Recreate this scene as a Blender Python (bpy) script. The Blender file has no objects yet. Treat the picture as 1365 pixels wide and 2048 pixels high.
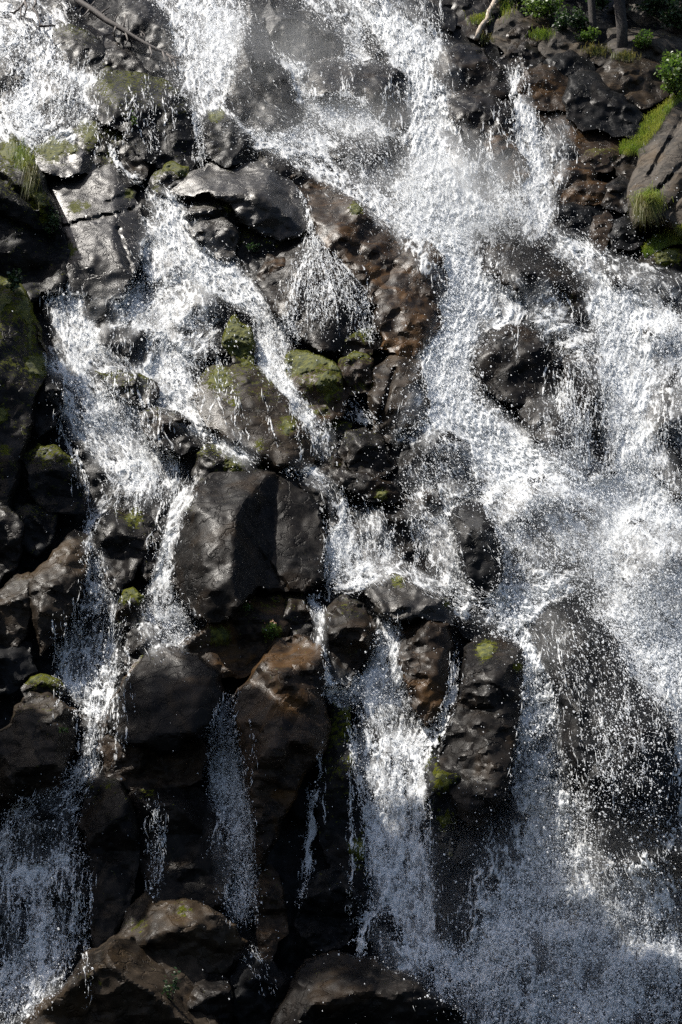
import bpy, bmesh, math, random
import numpy as np
from mathutils import Vector, Matrix
from mathutils.geometry import delaunay_2d_cdt

# ------------------------------------------------------------------ camera, world, sun, exposure
SC = bpy.context.scene
COL = SC.collection
PITCH = math.radians(12.0)
HALF = math.radians(20.0)
CAMZ = 1.7
cam_data = bpy.data.cameras.new('camera')
cam = bpy.data.objects.new('camera', cam_data)
COL.objects.link(cam)
cam.location = (0, 0, CAMZ)
cam.rotation_euler = (math.pi / 2 + PITCH, 0, 0)
cam_data.sensor_fit = 'VERTICAL'
cam_data.sensor_height = 36.0
cam_data.lens = 18.0 / math.tan(HALF)
cam_data.clip_start = 0.2
cam_data.clip_end = 2000
SC.camera = cam

SUN_DIR = Vector((-0.46, 0.10, 0.85)).normalized()       # towards the sun
world = bpy.data.worlds.new("World")
SC.world = world
world.use_nodes = True
wn = world.node_tree
for n in list(wn.nodes):
    wn.nodes.remove(n)
sky = wn.nodes.new('ShaderNodeTexSky')
sky.sky_type = 'NISHITA'
sky.sun_disc = False
sky.dust_density = 2.5
sky.ozone_density = 0.7
sky.sun_elevation = math.asin(SUN_DIR.z)
sky.sun_rotation = math.atan2(SUN_DIR.x, SUN_DIR.y)
bg = wn.nodes.new('ShaderNodeBackground')
bg.inputs[1].default_value = 0.072
wo = wn.nodes.new('ShaderNodeOutputWorld')
wn.links.new(sky.outputs[0], bg.inputs[0])
wn.links.new(bg.outputs[0], wo.inputs[0])
sun_data = bpy.data.lights.new('sun', 'SUN')
sun_data.energy = 5.0
sun_data.angle = math.radians(0.5)
sun_data.color = (1.0, 0.95, 0.875)
sun = bpy.data.objects.new('sun', sun_data)
COL.objects.link(sun)
sun.rotation_euler = SUN_DIR.to_track_quat('Z', 'Y').to_euler()
sun.location = (-20, 10, 60)
SC.view_settings.view_transform = 'Standard'
SC.view_settings.look = 'None'
SC.view_settings.exposure = 1.0
SC.view_settings.gamma = 1.0
SC.cycles.use_denoising = False
SC.cycles.max_bounces = 6
SC.cycles.diffuse_bounces = 3
SC.cycles.glossy_bounces = 2
SC.cycles.transparent_max_bounces = 12

# ------------------------------------------------------------------ where things stand: the slope of the falls
TH = math.tan(HALF)
CP, SP = math.cos(PITCH), math.sin(PITCH)
ALPHA = math.radians(54.0)                                # the slope rises at 54 degrees
NY, NZ = -math.sin(ALPHA), math.cos(ALPHA)
KPL = NY * 20.8 + NZ * (-2.9)

def D0(py):
    q = (1024.0 - np.asarray(py, float)) / 1024.0 * TH
    return KPL / (NY * (CP - SP * q) + NZ * (SP + CP * q))

def unit(py):                                             # metres in one photograph pixel on the slope
    return D0(py) * TH / 1024.0

def place(px, py, h):                                     # a point h units in front of the slope
    px = np.asarray(px, float); py = np.asarray(py, float)
    d = D0(py) - h * unit(py)
    x = (px - 682.5) / 1024.0 * TH
    q = (1024.0 - py) / 1024.0 * TH
    return np.stack([d * x, d * (CP - SP * q), CAMZ + d * (SP + CP * q)], -1)

# ------------------------------------------------------------------ noise
def _h(ix, iy, seed):
    n = (ix.astype(np.int64) * 374761393 + iy.astype(np.int64) * 668265263 + seed * 974634777) & 0xFFFFFFFF
    n = ((n ^ (n >> 13)) * 1274126177) & 0xFFFFFFFF
    n = ((n ^ (n >> 16)) * 2246822519) & 0xFFFFFFFF
    return (n ^ (n >> 15)) & 0xFFFFFFFF

def gnoise(x, y, seed=0):                                 # gradient noise, about -1..1
    x = np.asarray(x, float); y = np.asarray(y, float)
    ix = np.floor(x); iy = np.floor(y)
    fx = x - ix; fy = y - iy
    ix = ix.astype(np.int64); iy = iy.astype(np.int64)
    u = fx * fx * fx * (fx * (fx * 6 - 15) + 10)
    v = fy * fy * fy * (fy * (fy * 6 - 15) + 10)
    def g(dx, dy):
        a = _h(ix + dx, iy + dy, seed) * (2 * math.pi / 4294967296.0)
        return np.cos(a) * (fx - dx) + np.sin(a) * (fy - dy)
    a = g(0, 0); b = g(1, 0); c = g(0, 1); d = g(1, 1)
    return ((a + (b - a) * u) * (1 - v) + (c + (d - c) * u) * v) * 1.5

def fbm(x, y, octs=4, seed=0, gain=0.5):
    s = 0; a = 1.0; t = 0
    for o in range(octs):
        s = s + a * gnoise(x, y, seed + 17 * o); t += a
        x = x * 2.03 + 11.3; y = y * 2.03 - 7.7; a *= gain
    return s / t

def ridged(x, y, octs=3, seed=0, gain=0.5):
    s = 0; a = 1.0; t = 0
    for o in range(octs):
        s = s + a * (1 - np.minimum(1, np.abs(gnoise(x, y, seed + 31 * o)) * 1.6)); t += a
        x = x * 2.1 + 3.1; y = y * 2.1 + 5.9; a *= gain
    return s / t

def worley(x, y, seed=0):                                 # distances to the two nearest of scattered points
    ix = np.floor(x).astype(np.int64); iy = np.floor(y).astype(np.int64)
    f1 = np.full(np.shape(x), 9.0); f2 = f1.copy()
    for dx in (-1, 0, 1):
        for dy in (-1, 0, 1):
            cx = ix + dx; cy = iy + dy
            px = cx + _h(cx, cy, seed) / 4294967296.0
            py = cy + _h(cx, cy, seed + 7) / 4294967296.0
            d = np.hypot(px - x, py - y)
            f2 = np.minimum(f2, np.maximum(f1, d)); f1 = np.minimum(f1, d)
    return f1, f2

def facets(x, y, seed=0, rot=0.0):                        # broken rock: flat little faces that meet in edges
    ca, sa = math.cos(rot), math.sin(rot)
    x, y = x * ca - y * sa, x * sa + y * ca
    sk = (x + y) * 0.36602540378
    a = x + sk; b = y + sk
    i = np.floor(a); j = np.floor(b); fx = a - i; fy = b - j
    i = i.astype(np.int64); j = j.astype(np.int64)
    v = lambda di, dj: _h(i + di, j + dj, seed) / 4294967296.0 - 0.5
    m = fx > fy
    v00 = v(0, 0); v11 = v(1, 1); vm = np.where(m, v(1, 0), v(0, 1))
    hi = np.maximum(fx, fy); lo = np.minimum(fx, fy)
    return v00 * (1 - hi) + vm * (hi - lo) + v11 * lo

def sstep(a, b, x):
    t = np.clip((x - a) / (b - a), 0, 1)
    return t * t * (3 - 2 * t)

# ------------------------------------------------------------------ mesh helpers
def make_mesh(name, V, F, mats, attrs=None, smooth=True, mat_index=None, sharp=0):
    me = bpy.data.meshes.new(name)
    V = np.asarray(V, np.float32); F = np.asarray(F, np.int32)
    me.vertices.add(len(V)); me.vertices.foreach_set('co', V.ravel())
    k = F.shape[1]
    me.loops.add(F.size); me.loops.foreach_set('vertex_index', F.ravel())
    me.polygons.add(len(F))
    me.polygons.foreach_set('loop_start', np.arange(0, F.size, k, dtype=np.int32))
    me.polygons.foreach_set('loop_total', np.full(len(F), k, np.int32))
    if smooth:
        me.polygons.foreach_set('use_smooth', np.ones(len(F), bool))
    for m in (mats if isinstance(mats, (list, tuple)) else [mats]):
        me.materials.append(m)
    if mat_index is not None:
        me.polygons.foreach_set('material_index', np.asarray(mat_index, np.int32))
    for an, av in (attrs or {}).items():
        at = me.attributes.new(an, 'FLOAT', 'POINT')
        at.data.foreach_set('value', np.asarray(av, np.float32))
    me.update(); me.validate()
    if sharp: me.set_sharp_from_angle(angle=math.radians(sharp))
    return me

def tag(o, label=None, cat=None, group=None, kind=None):
    if label: o['label'] = label
    if cat: o['category'] = cat
    if group: o['group'] = group
    if kind: o['kind'] = kind
    return o

def link(name, me, loc=None, parent=None):
    o = bpy.data.objects.new(name, me)
    COL.objects.link(o)
    if loc is not None: o.location = loc
    if parent is not None: o.parent = parent
    return o

def empty(name, loc, label, cat, group=None):
    o = bpy.data.objects.new(name, None); COL.objects.link(o)
    o.location = loc
    return tag(o, label, cat, group)

# ------------------------------------------------------------------ materials
def nodes(name):
    m = bpy.data.materials.new(name); m.use_nodes = True
    nt = m.node_tree; b = nt.nodes['Principled BSDF']
    return m, nt, b

def nn(nt, t, **kw):
    n = nt.nodes.new(t)
    for k, v in kw.items():
        setattr(n, k, v)
    return n

def mixc(nt, fac, a, b):
    n = nn(nt, 'ShaderNodeMix', data_type='RGBA')
    for s, v in ((0, fac), (6, a), (7, b)):
        if hasattr(v, 'links') or isinstance(v, bpy.types.NodeSocket):
            nt.links.new(v, n.inputs[s])
        else:
            n.inputs[s].default_value = v if s == 0 else (*v, 1)
    return n.outputs[2]

def noise_tex(nt, vec, scale, detail=4, rough=0.55, dist=0.0):
    n = nn(nt, 'ShaderNodeTexNoise')
    n.inputs['Scale'].default_value = scale; n.inputs['Detail'].default_value = detail
    n.inputs['Roughness'].default_value = rough; n.inputs['Distortion'].default_value = dist
    nt.links.new(vec, n.inputs['Vector'])
    return n.outputs['Fac']

def ramp(nt, fac, lo, hi, smooth=True):
    n = nn(nt, 'ShaderNodeMapRange')
    n.interpolation_type = 'SMOOTHSTEP' if smooth else 'LINEAR'
    n.inputs[1].default_value = lo; n.inputs[2].default_value = hi
    nt.links.new(fac, n.inputs[0])
    return n.outputs[0]

def rock_material(name, dark, light, stain, stain_amt, rough=(0.3, 0.5), spec=0.05, bump=1.0, fine=0.3, coat=0.055, moss=((0.085, 0.088, 0.008), (0.028, 0.036, 0.006))):
    m, nt, b = nodes(name)
    geo = nn(nt, 'ShaderNodeNewGeometry')
    pos = geo.outputs['Position']
    n1 = noise_tex(nt, pos, 1.7, 5, 0.6, 0.4)
    n2 = noise_tex(nt, pos, 9.0, 5, 0.65)
    n3 = noise_tex(nt, pos, 0.9, 4, 0.6, 0.8)
    c = mixc(nt, ramp(nt, n1, 0.36, 0.66), dark, light)
    c = mixc(nt, ramp(nt, n2, 0.5, 0.8), c, tuple(min(1, x * 1.9) for x in light))
    st = nn(nt, 'ShaderNodeMath', operation='MULTIPLY')
    nt.links.new(ramp(nt, n3, 0.5, 0.68), st.inputs[0]); st.inputs[1].default_value = stain_amt
    c = mixc(nt, st.outputs[0], c, stain)
    at = nn(nt, 'ShaderNodeAttribute', attribute_name='moss')
    mn = noise_tex(nt, pos, 11.0, 6, 0.75)
    add = nn(nt, 'ShaderNodeMath', operation='ADD'); add.inputs[1].default_value = -0.5
    nt.links.new(mn, add.inputs[0])
    add2 = nn(nt, 'ShaderNodeMath', operation='MULTIPLY_ADD'); add2.inputs[1].default_value = 2.4
    nt.links.new(add.outputs[0], add2.inputs[0]); nt.links.new(at.outputs['Fac'], add2.inputs[2])
    mf = ramp(nt, add2.outputs[0], 0.42, 0.62)
    mc = mixc(nt, noise_tex(nt, pos, 5.0, 3), moss[0], moss[1])
    mc = mixc(nt, ramp(nt, noise_tex(nt, pos, 45.0, 3), 0.5, 0.75), mc, tuple(x * 1.9 for x in moss[0]))
    c = mixc(nt, mf, c, mc)
    nt.links.new(c, b.inputs['Base Color'])
    r = nn(nt, 'ShaderNodeMapRange')
    r.inputs[1].default_value = 0.3; r.inputs[2].default_value = 0.7
    r.inputs[3].default_value = rough[0]; r.inputs[4].default_value = rough[1]
    nt.links.new(n2, r.inputs[0])
    mr = nn(nt, 'ShaderNodeMix', data_type='FLOAT')
    nt.links.new(mf, mr.inputs[0]); nt.links.new(r.outputs[0], mr.inputs[2]); mr.inputs[3].default_value = 0.85
    nt.links.new(mr.outputs[0], b.inputs['Roughness'])
    b.inputs['Specular IOR Level'].default_value = spec
    # relief: cracks, pitting, fine grain
    vo = nn(nt, 'ShaderNodeTexVoronoi', feature='DISTANCE_TO_EDGE'); vo.inputs['Scale'].default_value = 1.5
    wv = nn(nt, 'ShaderNodeVectorMath', operation='MULTIPLY_ADD')
    nz = nn(nt, 'ShaderNodeTexNoise'); nz.inputs['Scale'].default_value = 2.2; nz.inputs['Detail'].default_value = 4
    nt.links.new(pos, nz.inputs['Vector']); nt.links.new(nz.outputs['Color'], wv.inputs[0])
    wv.inputs[1].default_value = (0.9, 0.9, 0.9); nt.links.new(pos, wv.inputs[2])
    nt.links.new(wv.outputs[0], vo.inputs['Vector'])
    cr = ramp(nt, vo.outputs['Distance'], 0.0, 0.035)
    b1 = nn(nt, 'ShaderNodeBump'); b1.inputs['Strength'].default_value = 0.5 * bump; b1.inputs['Distance'].default_value = 0.05
    nt.links.new(cr, b1.inputs['Height'])
    b2 = nn(nt, 'ShaderNodeBump'); b2.inputs['Strength'].default_value = 0.8 * bump; b2.inputs['Distance'].default_value = 0.08
    rg = nn(nt, 'ShaderNodeTexNoise'); rg.noise_type = 'RIDGED_MULTIFRACTAL'; rg.normalize = True
    rg.inputs['Scale'].default_value = 2.6; rg.inputs['Detail'].default_value = 7; rg.inputs['Roughness'].default_value = 0.62; rg.inputs['Distortion'].default_value = 0.3
    nt.links.new(pos, rg.inputs['Vector'])
    nt.links.new(rg.outputs['Fac'], b2.inputs['Height']); nt.links.new(b1.outputs[0], b2.inputs['Normal'])
    b3 = nn(nt, 'ShaderNodeBump'); b3.inputs['Strength'].default_value = fine * bump; b3.inputs['Distance'].default_value = 0.03
    nt.links.new(noise_tex(nt, pos, 38.0, 4, 0.75), b3.inputs['Height']); nt.links.new(b2.outputs[0], b3.inputs['Normal'])
    b4 = nn(nt, 'ShaderNodeBump'); b4.inputs['Distance'].default_value = 0.03
    nt.links.new(mf, b4.inputs['Strength'])
    nt.links.new(noise_tex(nt, pos, 55.0, 3, 0.7), b4.inputs['Height']); nt.links.new(b3.outputs[0], b4.inputs['Normal'])
    nt.links.new(b4.outputs[0], b.inputs['Normal'])
    # the film of water on the stone: smoother than the stone below it
    if coat:
        cw = nn(nt, 'ShaderNodeMath', operation='MULTIPLY'); cw.inputs[1].default_value = coat
        inv = nn(nt, 'ShaderNodeMath', operation='SUBTRACT'); inv.inputs[0].default_value = 1.0
        nt.links.new(mf, inv.inputs[1]); nt.links.new(inv.outputs[0], cw.inputs[0]); nt.links.new(cw.outputs[0], b.inputs['Coat Weight'])
        b.inputs['Coat Roughness'].default_value = 0.17; b.inputs['Coat IOR'].default_value = 1.33
        c1 = nn(nt, 'ShaderNodeBump'); c1.inputs['Strength'].default_value = 0.2; c1.inputs['Distance'].default_value = 0.06
        nt.links.new(noise_tex(nt, pos, 5.0, 4, 0.6, 0.4), c1.inputs['Height'])
        c2 = nn(nt, 'ShaderNodeBump'); c2.inputs['Strength'].default_value = 0.5 * (coat > 0.1) + 0.25; c2.inputs['Distance'].default_value = 0.02
        nt.links.new(noise_tex(nt, pos, 26.0, 3, 0.65), c2.inputs['Height']); nt.links.new(c1.outputs[0], c2.inputs['Normal'])
        nt.links.new(c2.outputs[0], b.inputs['Coat Normal'])
    return m

GM = ((0.13, 0.12, 0.015), (0.04, 0.05, 0.012))
MAT = {
    'wet': rock_material('wet_rock', (0.0038, 0.0036, 0.0036), (0.0130, 0.0112, 0.0098), (0.034, 0.021, 0.010), 0.4, spec=0.04),
    'black': rock_material('black_wet_rock', (0.004, 0.0045, 0.005), (0.012, 0.012, 0.0125), (0.020, 0.015, 0.011), 0.25, spec=0.022, coat=0.03),
    'brown': rock_material('brown_wet_rock', (0.008, 0.0060, 0.0046), (0.030, 0.0205, 0.0135), (0.075, 0.038, 0.012), 0.6, spec=0.045),
    'rust': rock_material('rusty_wet_rock', (0.009, 0.0065, 0.005), (0.034, 0.0225, 0.014), (0.095, 0.048, 0.016), 0.65, spec=0.045),
    'pale': rock_material('pale_wet_rock', (0.008, 0.0064, 0.005), (0.028, 0.0215, 0.0155), (0.06, 0.038, 0.018), 0.4, spec=0.04),
    'glint': rock_material('glossy_slab_rock', (0.008, 0.0074, 0.0068), (0.022, 0.020, 0.018), (0.035, 0.026, 0.014), 0.3, rough=(0.3, 0.44), spec=0.14, bump=0.9, fine=0.4, coat=0.10),
    'dry': rock_material('dry_grey_rock', (0.018, 0.016, 0.014), (0.062, 0.053, 0.043), (0.08, 0.055, 0.03), 0.5, rough=(0.6, 0.9), spec=0.08, bump=1.4, coat=0.0),
}
def foam_material():
    m, nt, b = nodes('white_water')
    geo = nn(nt, 'ShaderNodeNewGeometry')
    n1 = noise_tex(nt, geo.outputs['Position'], 6.0, 4, 0.6)
    c = mixc(nt, n1, (0.82, 0.84, 0.85), (0.92, 0.92, 0.91))
    nt.links.new(c, b.inputs['Base Color'])
    b.inputs['Roughness'].default_value = 0.35
    b.inputs['Specular IOR Level'].default_value = 0.4
    bp = nn(nt, 'ShaderNodeBump'); bp.inputs['Strength'].default_value = 0.6; bp.inputs['Distance'].default_value = 0.03
    nt.links.new(noise_tex(nt, geo.outputs['Position'], 22.0, 4, 0.65), bp.inputs['Height'])
    nt.links.new(bp.outputs[0], b.inputs['Normal'])
    tr = nn(nt, 'ShaderNodeBsdfTranslucent'); tr.inputs[0].default_value = (0.85, 0.88, 0.9, 1)
    mx = nn(nt, 'ShaderNodeMixShader'); mx.inputs[0].default_value = 0.42
    nt.links.new(b.outputs[0], mx.inputs[1]); nt.links.new(tr.outputs[0], mx.inputs[2])
    at = nn(nt, 'ShaderNodeAttribute', attribute_name='thick')
    cl = nn(nt, 'ShaderNodeBsdfTransparent')
    m2 = nn(nt, 'ShaderNodeMixShader')
    nt.links.new(at.outputs['Fac'], m2.inputs[0]); nt.links.new(cl.outputs[0], m2.inputs[1]); nt.links.new(mx.outputs[0], m2.inputs[2])
    nt.links.new(m2.outputs[0], nt.nodes['Material Output'].inputs[0])
    return m
MAT['foam'] = foam_material()
def drop_material():
    m, nt, b = nodes('water_drops')
    b.inputs['Base Color'].default_value = (0.88, 0.9, 0.92, 1)
    b.inputs['Roughness'].default_value = 0.25
    tr = nn(nt, 'ShaderNodeBsdfTranslucent'); tr.inputs[0].default_value = (0.9, 0.92, 0.94, 1)
    mx = nn(nt, 'ShaderNodeMixShader'); mx.inputs[0].default_value = 0.35
    nt.links.new(b.outputs[0], mx.inputs[1]); nt.links.new(tr.outputs[0], mx.inputs[2])
    nt.links.new(mx.outputs[0], nt.nodes['Material Output'].inputs[0])
    return m
MAT['drop'] = drop_material()
def plain(name, c1, c2, scale=8.0, rough=0.7, bump=0.0, transl=0.0):
    m, nt, b = nodes(name)
    geo = nn(nt, 'ShaderNodeNewGeometry')
    f = noise_tex(nt, geo.outputs['Position'], scale, 4)
    c = mixc(nt, ramp(nt, f, 0.35, 0.65), c1, c2)
    nt.links.new(c, b.inputs['Base Color'])
    b.inputs['Roughness'].default_value = rough
    if bump:
        bp = nn(nt, 'ShaderNodeBump'); bp.inputs['Strength'].default_value = 0.8; bp.inputs['Distance'].default_value = bump
        nt.links.new(noise_tex(nt, geo.outputs['Position'], scale * 3, 4, 0.65), bp.inputs['Height'])
        nt.links.new(bp.outputs[0], b.inputs['Normal'])
    if transl:
        tr = nn(nt, 'ShaderNodeBsdfTranslucent'); nt.links.new(c, tr.inputs[0])
        mx = nn(nt, 'ShaderNodeMixShader'); mx.inputs[0].default_value = transl
        nt.links.new(b.outputs[0], mx.inputs[1]); nt.links.new(tr.outputs[0], mx.inputs[2])
        nt.links.new(mx.outputs[0], nt.nodes['Material Output'].inputs[0])
    return m
MAT['moss'] = plain('moss', (0.022, 0.030, 0.005), (0.085, 0.088, 0.008), 9, 0.95, 0.035)
MAT['bark'] = plain('bark', (0.012, 0.010, 0.009), (0.045, 0.036, 0.03), 14, 0.9, 0.03)
MAT['deadwood'] = plain('dead_wood', (0.014, 0.009, 0.007), (0.05, 0.033, 0.025), 18, 0.8, 0.02)
MAT['palewood'] = plain('pale_wood', (0.22, 0.17, 0.12), (0.42, 0.35, 0.27), 9, 0.8, 0.01)
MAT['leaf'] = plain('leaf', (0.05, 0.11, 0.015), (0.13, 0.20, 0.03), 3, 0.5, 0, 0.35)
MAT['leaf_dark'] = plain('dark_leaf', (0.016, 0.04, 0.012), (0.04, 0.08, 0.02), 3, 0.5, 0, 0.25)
MAT['grass'] = plain('grass_blades', (0.13, 0.20, 0.02), (0.26, 0.28, 0.045), 1.6, 0.5, 0, 0.35)
MAT['drygrass'] = plain('dry_grass_blades', (0.20, 0.17, 0.05), (0.13, 0.15, 0.035), 3, 0.6, 0, 0.3)
MAT['needle'] = plain('pine_needles', (0.012, 0.028, 0.012), (0.03, 0.055, 0.02), 2, 0.6, 0, 0.2)
MAT['soil'] = plain('forest_soil', (0.05, 0.038, 0.026), (0.13, 0.10, 0.07), 3, 0.95, 0.05)
MAT['flower'] = plain('pink_flower', (0.35, 0.12, 0.10), (0.45, 0.25, 0.16), 5, 0.6, 0, 0.3)
# ------------------------------------------------------------------ the bedrock of the slope
def terr(px, py):
    px = np.asarray(px, float); py = np.asarray(py, float)
    wx = px + 40 * fbm(px / 170, py / 170, 3, 5); wy = py + 40 * fbm(px / 170, py / 170, 3, 9)
    f1, f2 = worley(wx / 95, wy / 80, 3)
    h = -3 + 22 * fbm(px / 300, py / 260, 4, 1) + 20 * (0.5 - f1) + 8 * fbm(px / 45, py / 45, 4, 2) + 60 * facets(wx / 110, wy / 80, 40, 0.4) + 26 * facets(wx / 42, wy / 32, 41, 1.0) + 8 * facets(px / 17, py / 14, 42, 0.2)
    bank = sstep(960, 1150, px) * sstep(230, 60, py)
    h = h + bank * 34
    return h

GS = 4
GX0, GY0 = -240, -200
GXN, GYN = (1840 - -0) // GS + 1, 2440 // GS + 1
GXX, GYY = np.meshgrid(GX0 + GS * np.arange(GXN), GY0 + GS * np.arange(GYN))
S = terr(GXX, GYY)
DRY = np.zeros(S.shape)                                   # where a stone stands clear of the water

def build_terrain():
    xs = np.arange(-760, 2130, 7.0); ys = np.arange(-420, 2500, 7.0)
    X, Y = np.meshgrid(xs, ys)
    V = place(X, Y, terr(X, Y)).reshape(-1, 3)
    n, k = X.shape
    i = np.arange(n * k).reshape(n, k)
    F = np.stack([i[:-1, :-1], i[1:, :-1], i[1:, 1:], i[:-1, 1:]], -1).reshape(-1, 4)
    moss = np.zeros(n * k)
    o = link('terrain', make_mesh('terrain', V, F, MAT['black'], {'moss': moss}, sharp=24))
    tag(o, 'steep dark wet bedrock slope under the whole waterfall', 'rock slope', None, 'structure')
build_terrain()

# ------------------------------------------------------------------ boulders
def smooth_outline(poly, seed, rough, grow):
    P = np.array(poly, float).reshape(-1, 2)
    c = P.mean(0); P = c + (P - c) * grow
    rs = np.random.RandomState(seed)
    Q = np.roll(P, -1, 0); d = Q - P; ln = np.hypot(d[:, 0], d[:, 1])[:, None]
    nrm = np.stack([d[:, 1], -d[:, 0]], -1) / np.maximum(ln, 1e-6)
    M = P + d * rs.uniform(0.3, 0.7, (len(P), 1)) + nrm * rs.normal(0, 0.07, (len(P), 1)) * ln   # chipped edges
    P = np.stack([P + rs.normal(0, 1.5, P.shape), M], 1).reshape(-1, 2)
    for _ in range(1):                                    # one round of corner cutting keeps the facets
        Q = np.roll(P, -1, 0)
        P = np.stack([P * 0.93 + Q * 0.07, P * 0.07 + Q * 0.93], 1).reshape(-1, 2)
    L = np.r_[0, np.cumsum(np.hypot(*(np.roll(P, -1, 0) - P).T))]
    n = max(14, int(L[-1] / 4.5))
    t = np.arange(n) * L[-1] / n
    PX = np.r_[P[:, 0], P[0, 0]]; PY = np.r_[P[:, 1], P[0, 1]]
    x = np.interp(t, L, PX); y = np.interp(t, L, PY)
    c = P.mean(0)
    dx = fbm(x / 26, y / 26, 3, seed) * rough; dy = fbm(x / 26, y / 26, 3, seed + 5) * rough
    return np.stack([x + dx, y + dy], -1)

def inside_dist(P, X, Y):                                 # signed distance to the outline, positive inside
    shp = X.shape; X = X.ravel(); Y = Y.ravel()
    A = P; B = np.roll(P, -1, 0)
    best = np.full(X.shape, 1e9); ins = np.zeros(X.shape, bool)
    for a, b in zip(A, B):
        d = b - a; l2 = max(d @ d, 1e-9)
        t = np.clip(((X - a[0]) * d[0] + (Y - a[1]) * d[1]) / l2, 0, 1)
        best = np.minimum(best, (X - a[0] - t * d[0]) ** 2 + (Y - a[1] - t * d[1]) ** 2)
        cond = ((a[1] > Y) != (b[1] > Y))
        if abs(d[1]) > 1e-9:
            ins ^= cond & (X < a[0] + (Y - a[1]) * d[0] / d[1])
    return (np.where(ins, 1, -1) * np.sqrt(best)).reshape(shp)

def rock_height(r, X, Y, sd):
    x0, y0, x1, y1 = r['box']; size = r['size']; rnd = random.Random(r['seed'])
    w = x1 - x0; hgt = y1 - y0; xc = (x0 + x1) / 2; yc = (y0 + y1) / 2
    B = r.get('bulge', 0.55) * size
    pl = list(r.get('planes') or [])
    if not pl:
        ridge = r.get('ridge', rnd.uniform(0.18, 0.36)); lean = r.get('lean', rnd.uniform(-0.35, 0.35))
        yr = y0 + ridge * hgt
        pl.append((xc, yr, B, rnd.uniform(-0.2, 0.2) + lean * 0.3, r.get('top', rnd.uniform(0.7, 1.5))))
        pl.append((xc, yr, B, lean * 0.5, -r.get('front', rnd.uniform(0.65, 1.0))))
        xl = x0 + w * rnd.uniform(0.2, 0.4); xr = x1 - w * rnd.uniform(0.15, 0.38)
        pl.append((xl, yc, B * 0.95, rnd.uniform(0.7, 1.4), rnd.uniform(-0.2, 0.5)))
        pl.append((xr, yc, B * 0.9, -rnd.uniform(0.7, 1.5), rnd.uniform(-0.6, 0.1)))
        ncut = 8
    else:
        ncut = r.get('chips', 3)
    for k in range(ncut):                                  # chips and broken faces
        a = rnd.uniform(0, 6.28); q = rnd.uniform(0.12, 0.36); g = rnd.choice((0.35, 0.6, 1.0, 1.6))
        pl.append((xc + math.cos(a) * w * q, yc + math.sin(a) * hgt * q, B * rnd.uniform(0.72, 0.98) + (0.12 * B if ncut < 8 else 0), -math.cos(a + rnd.uniform(-.5, .5)) * g, -math.sin(a + rnd.uniform(-.5, .5)) * g * 0.8))
    wob = size * 0.03
    wx = X + wob * fbm(X / (0.3 * size), Y / (0.3 * size), 3, r['seed'] + 3)
    wy = Y + wob * fbm(X / (0.3 * size), Y / (0.3 * size), 3, r['seed'] + 4)
    k = 70.0 / size
    acc = 0
    rr = r.get('edge', 0.15) * size
    e = np.clip(sd / rr, 0, 1)
    edge = np.sqrt(np.maximum(1 - (1 - e) ** 2, 0)) * max(B * 1.15, 6)
    for (px, py, h, gx, gy) in pl:
        acc = acc + np.exp(-np.clip(k * (h + gx * (wx - px) + gy * (wy - py)), -40, 40))
    hh = -np.log(acc) / k
    hh = np.maximum(hh, 0.03 * B + 0.06 * edge)
    hh = -np.log(np.exp(-np.clip(k * 0.6 * hh, -40, 40)) + np.exp(-np.clip(k * 0.6 * edge, -40, 40))) / (k * 0.6)
    hh = np.maximum(hh, 0)
    ra = r.get('rough', 1.0); fade = np.clip(sd / 8, 0, 1)
    ro = r['seed'] * 0.7
    fa = facets(wx / (0.42 * size), wy / (0.34 * size), r['seed'], ro)
    fb = facets(wx / (0.19 * size), wy / (0.15 * size), r['seed'] + 50, ro + 0.6)
    fc = facets(X / 17, Y / 13, r['seed'] + 70, ro + 1.1)
    hh = hh + fade * ra * (size * 0.01 * fbm(wx / (0.24 * size), wy / (0.2 * size), 4, r['seed'] + 8)
                           + size * 0.11 * fa + size * 0.095 * fb + 6.5 * fc
                           + 0.9 * fbm(X / 22, Y / 18, 3, r['seed'] + 12) + 0.8 * fbm(X / 8, Y / 8, 2, r['seed'] + 13))
    for (cx0, cy0, cx1, cy1, cw, cd) in r.get('cracks', []):
        dx, dy = cx1 - cx0, cy1 - cy0; l2 = dx * dx + dy * dy
        t = np.clip(((X - cx0) * dx + (Y - cy0) * dy) / l2, 0, 1)
        d = np.hypot(X - cx0 - t * dx, Y - cy0 - t * dy + 3 * gnoise(X / 20, Y / 20, r['seed']))
        hh = hh - cd * np.exp(-(d / cw) ** 2)
    return hh

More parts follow.
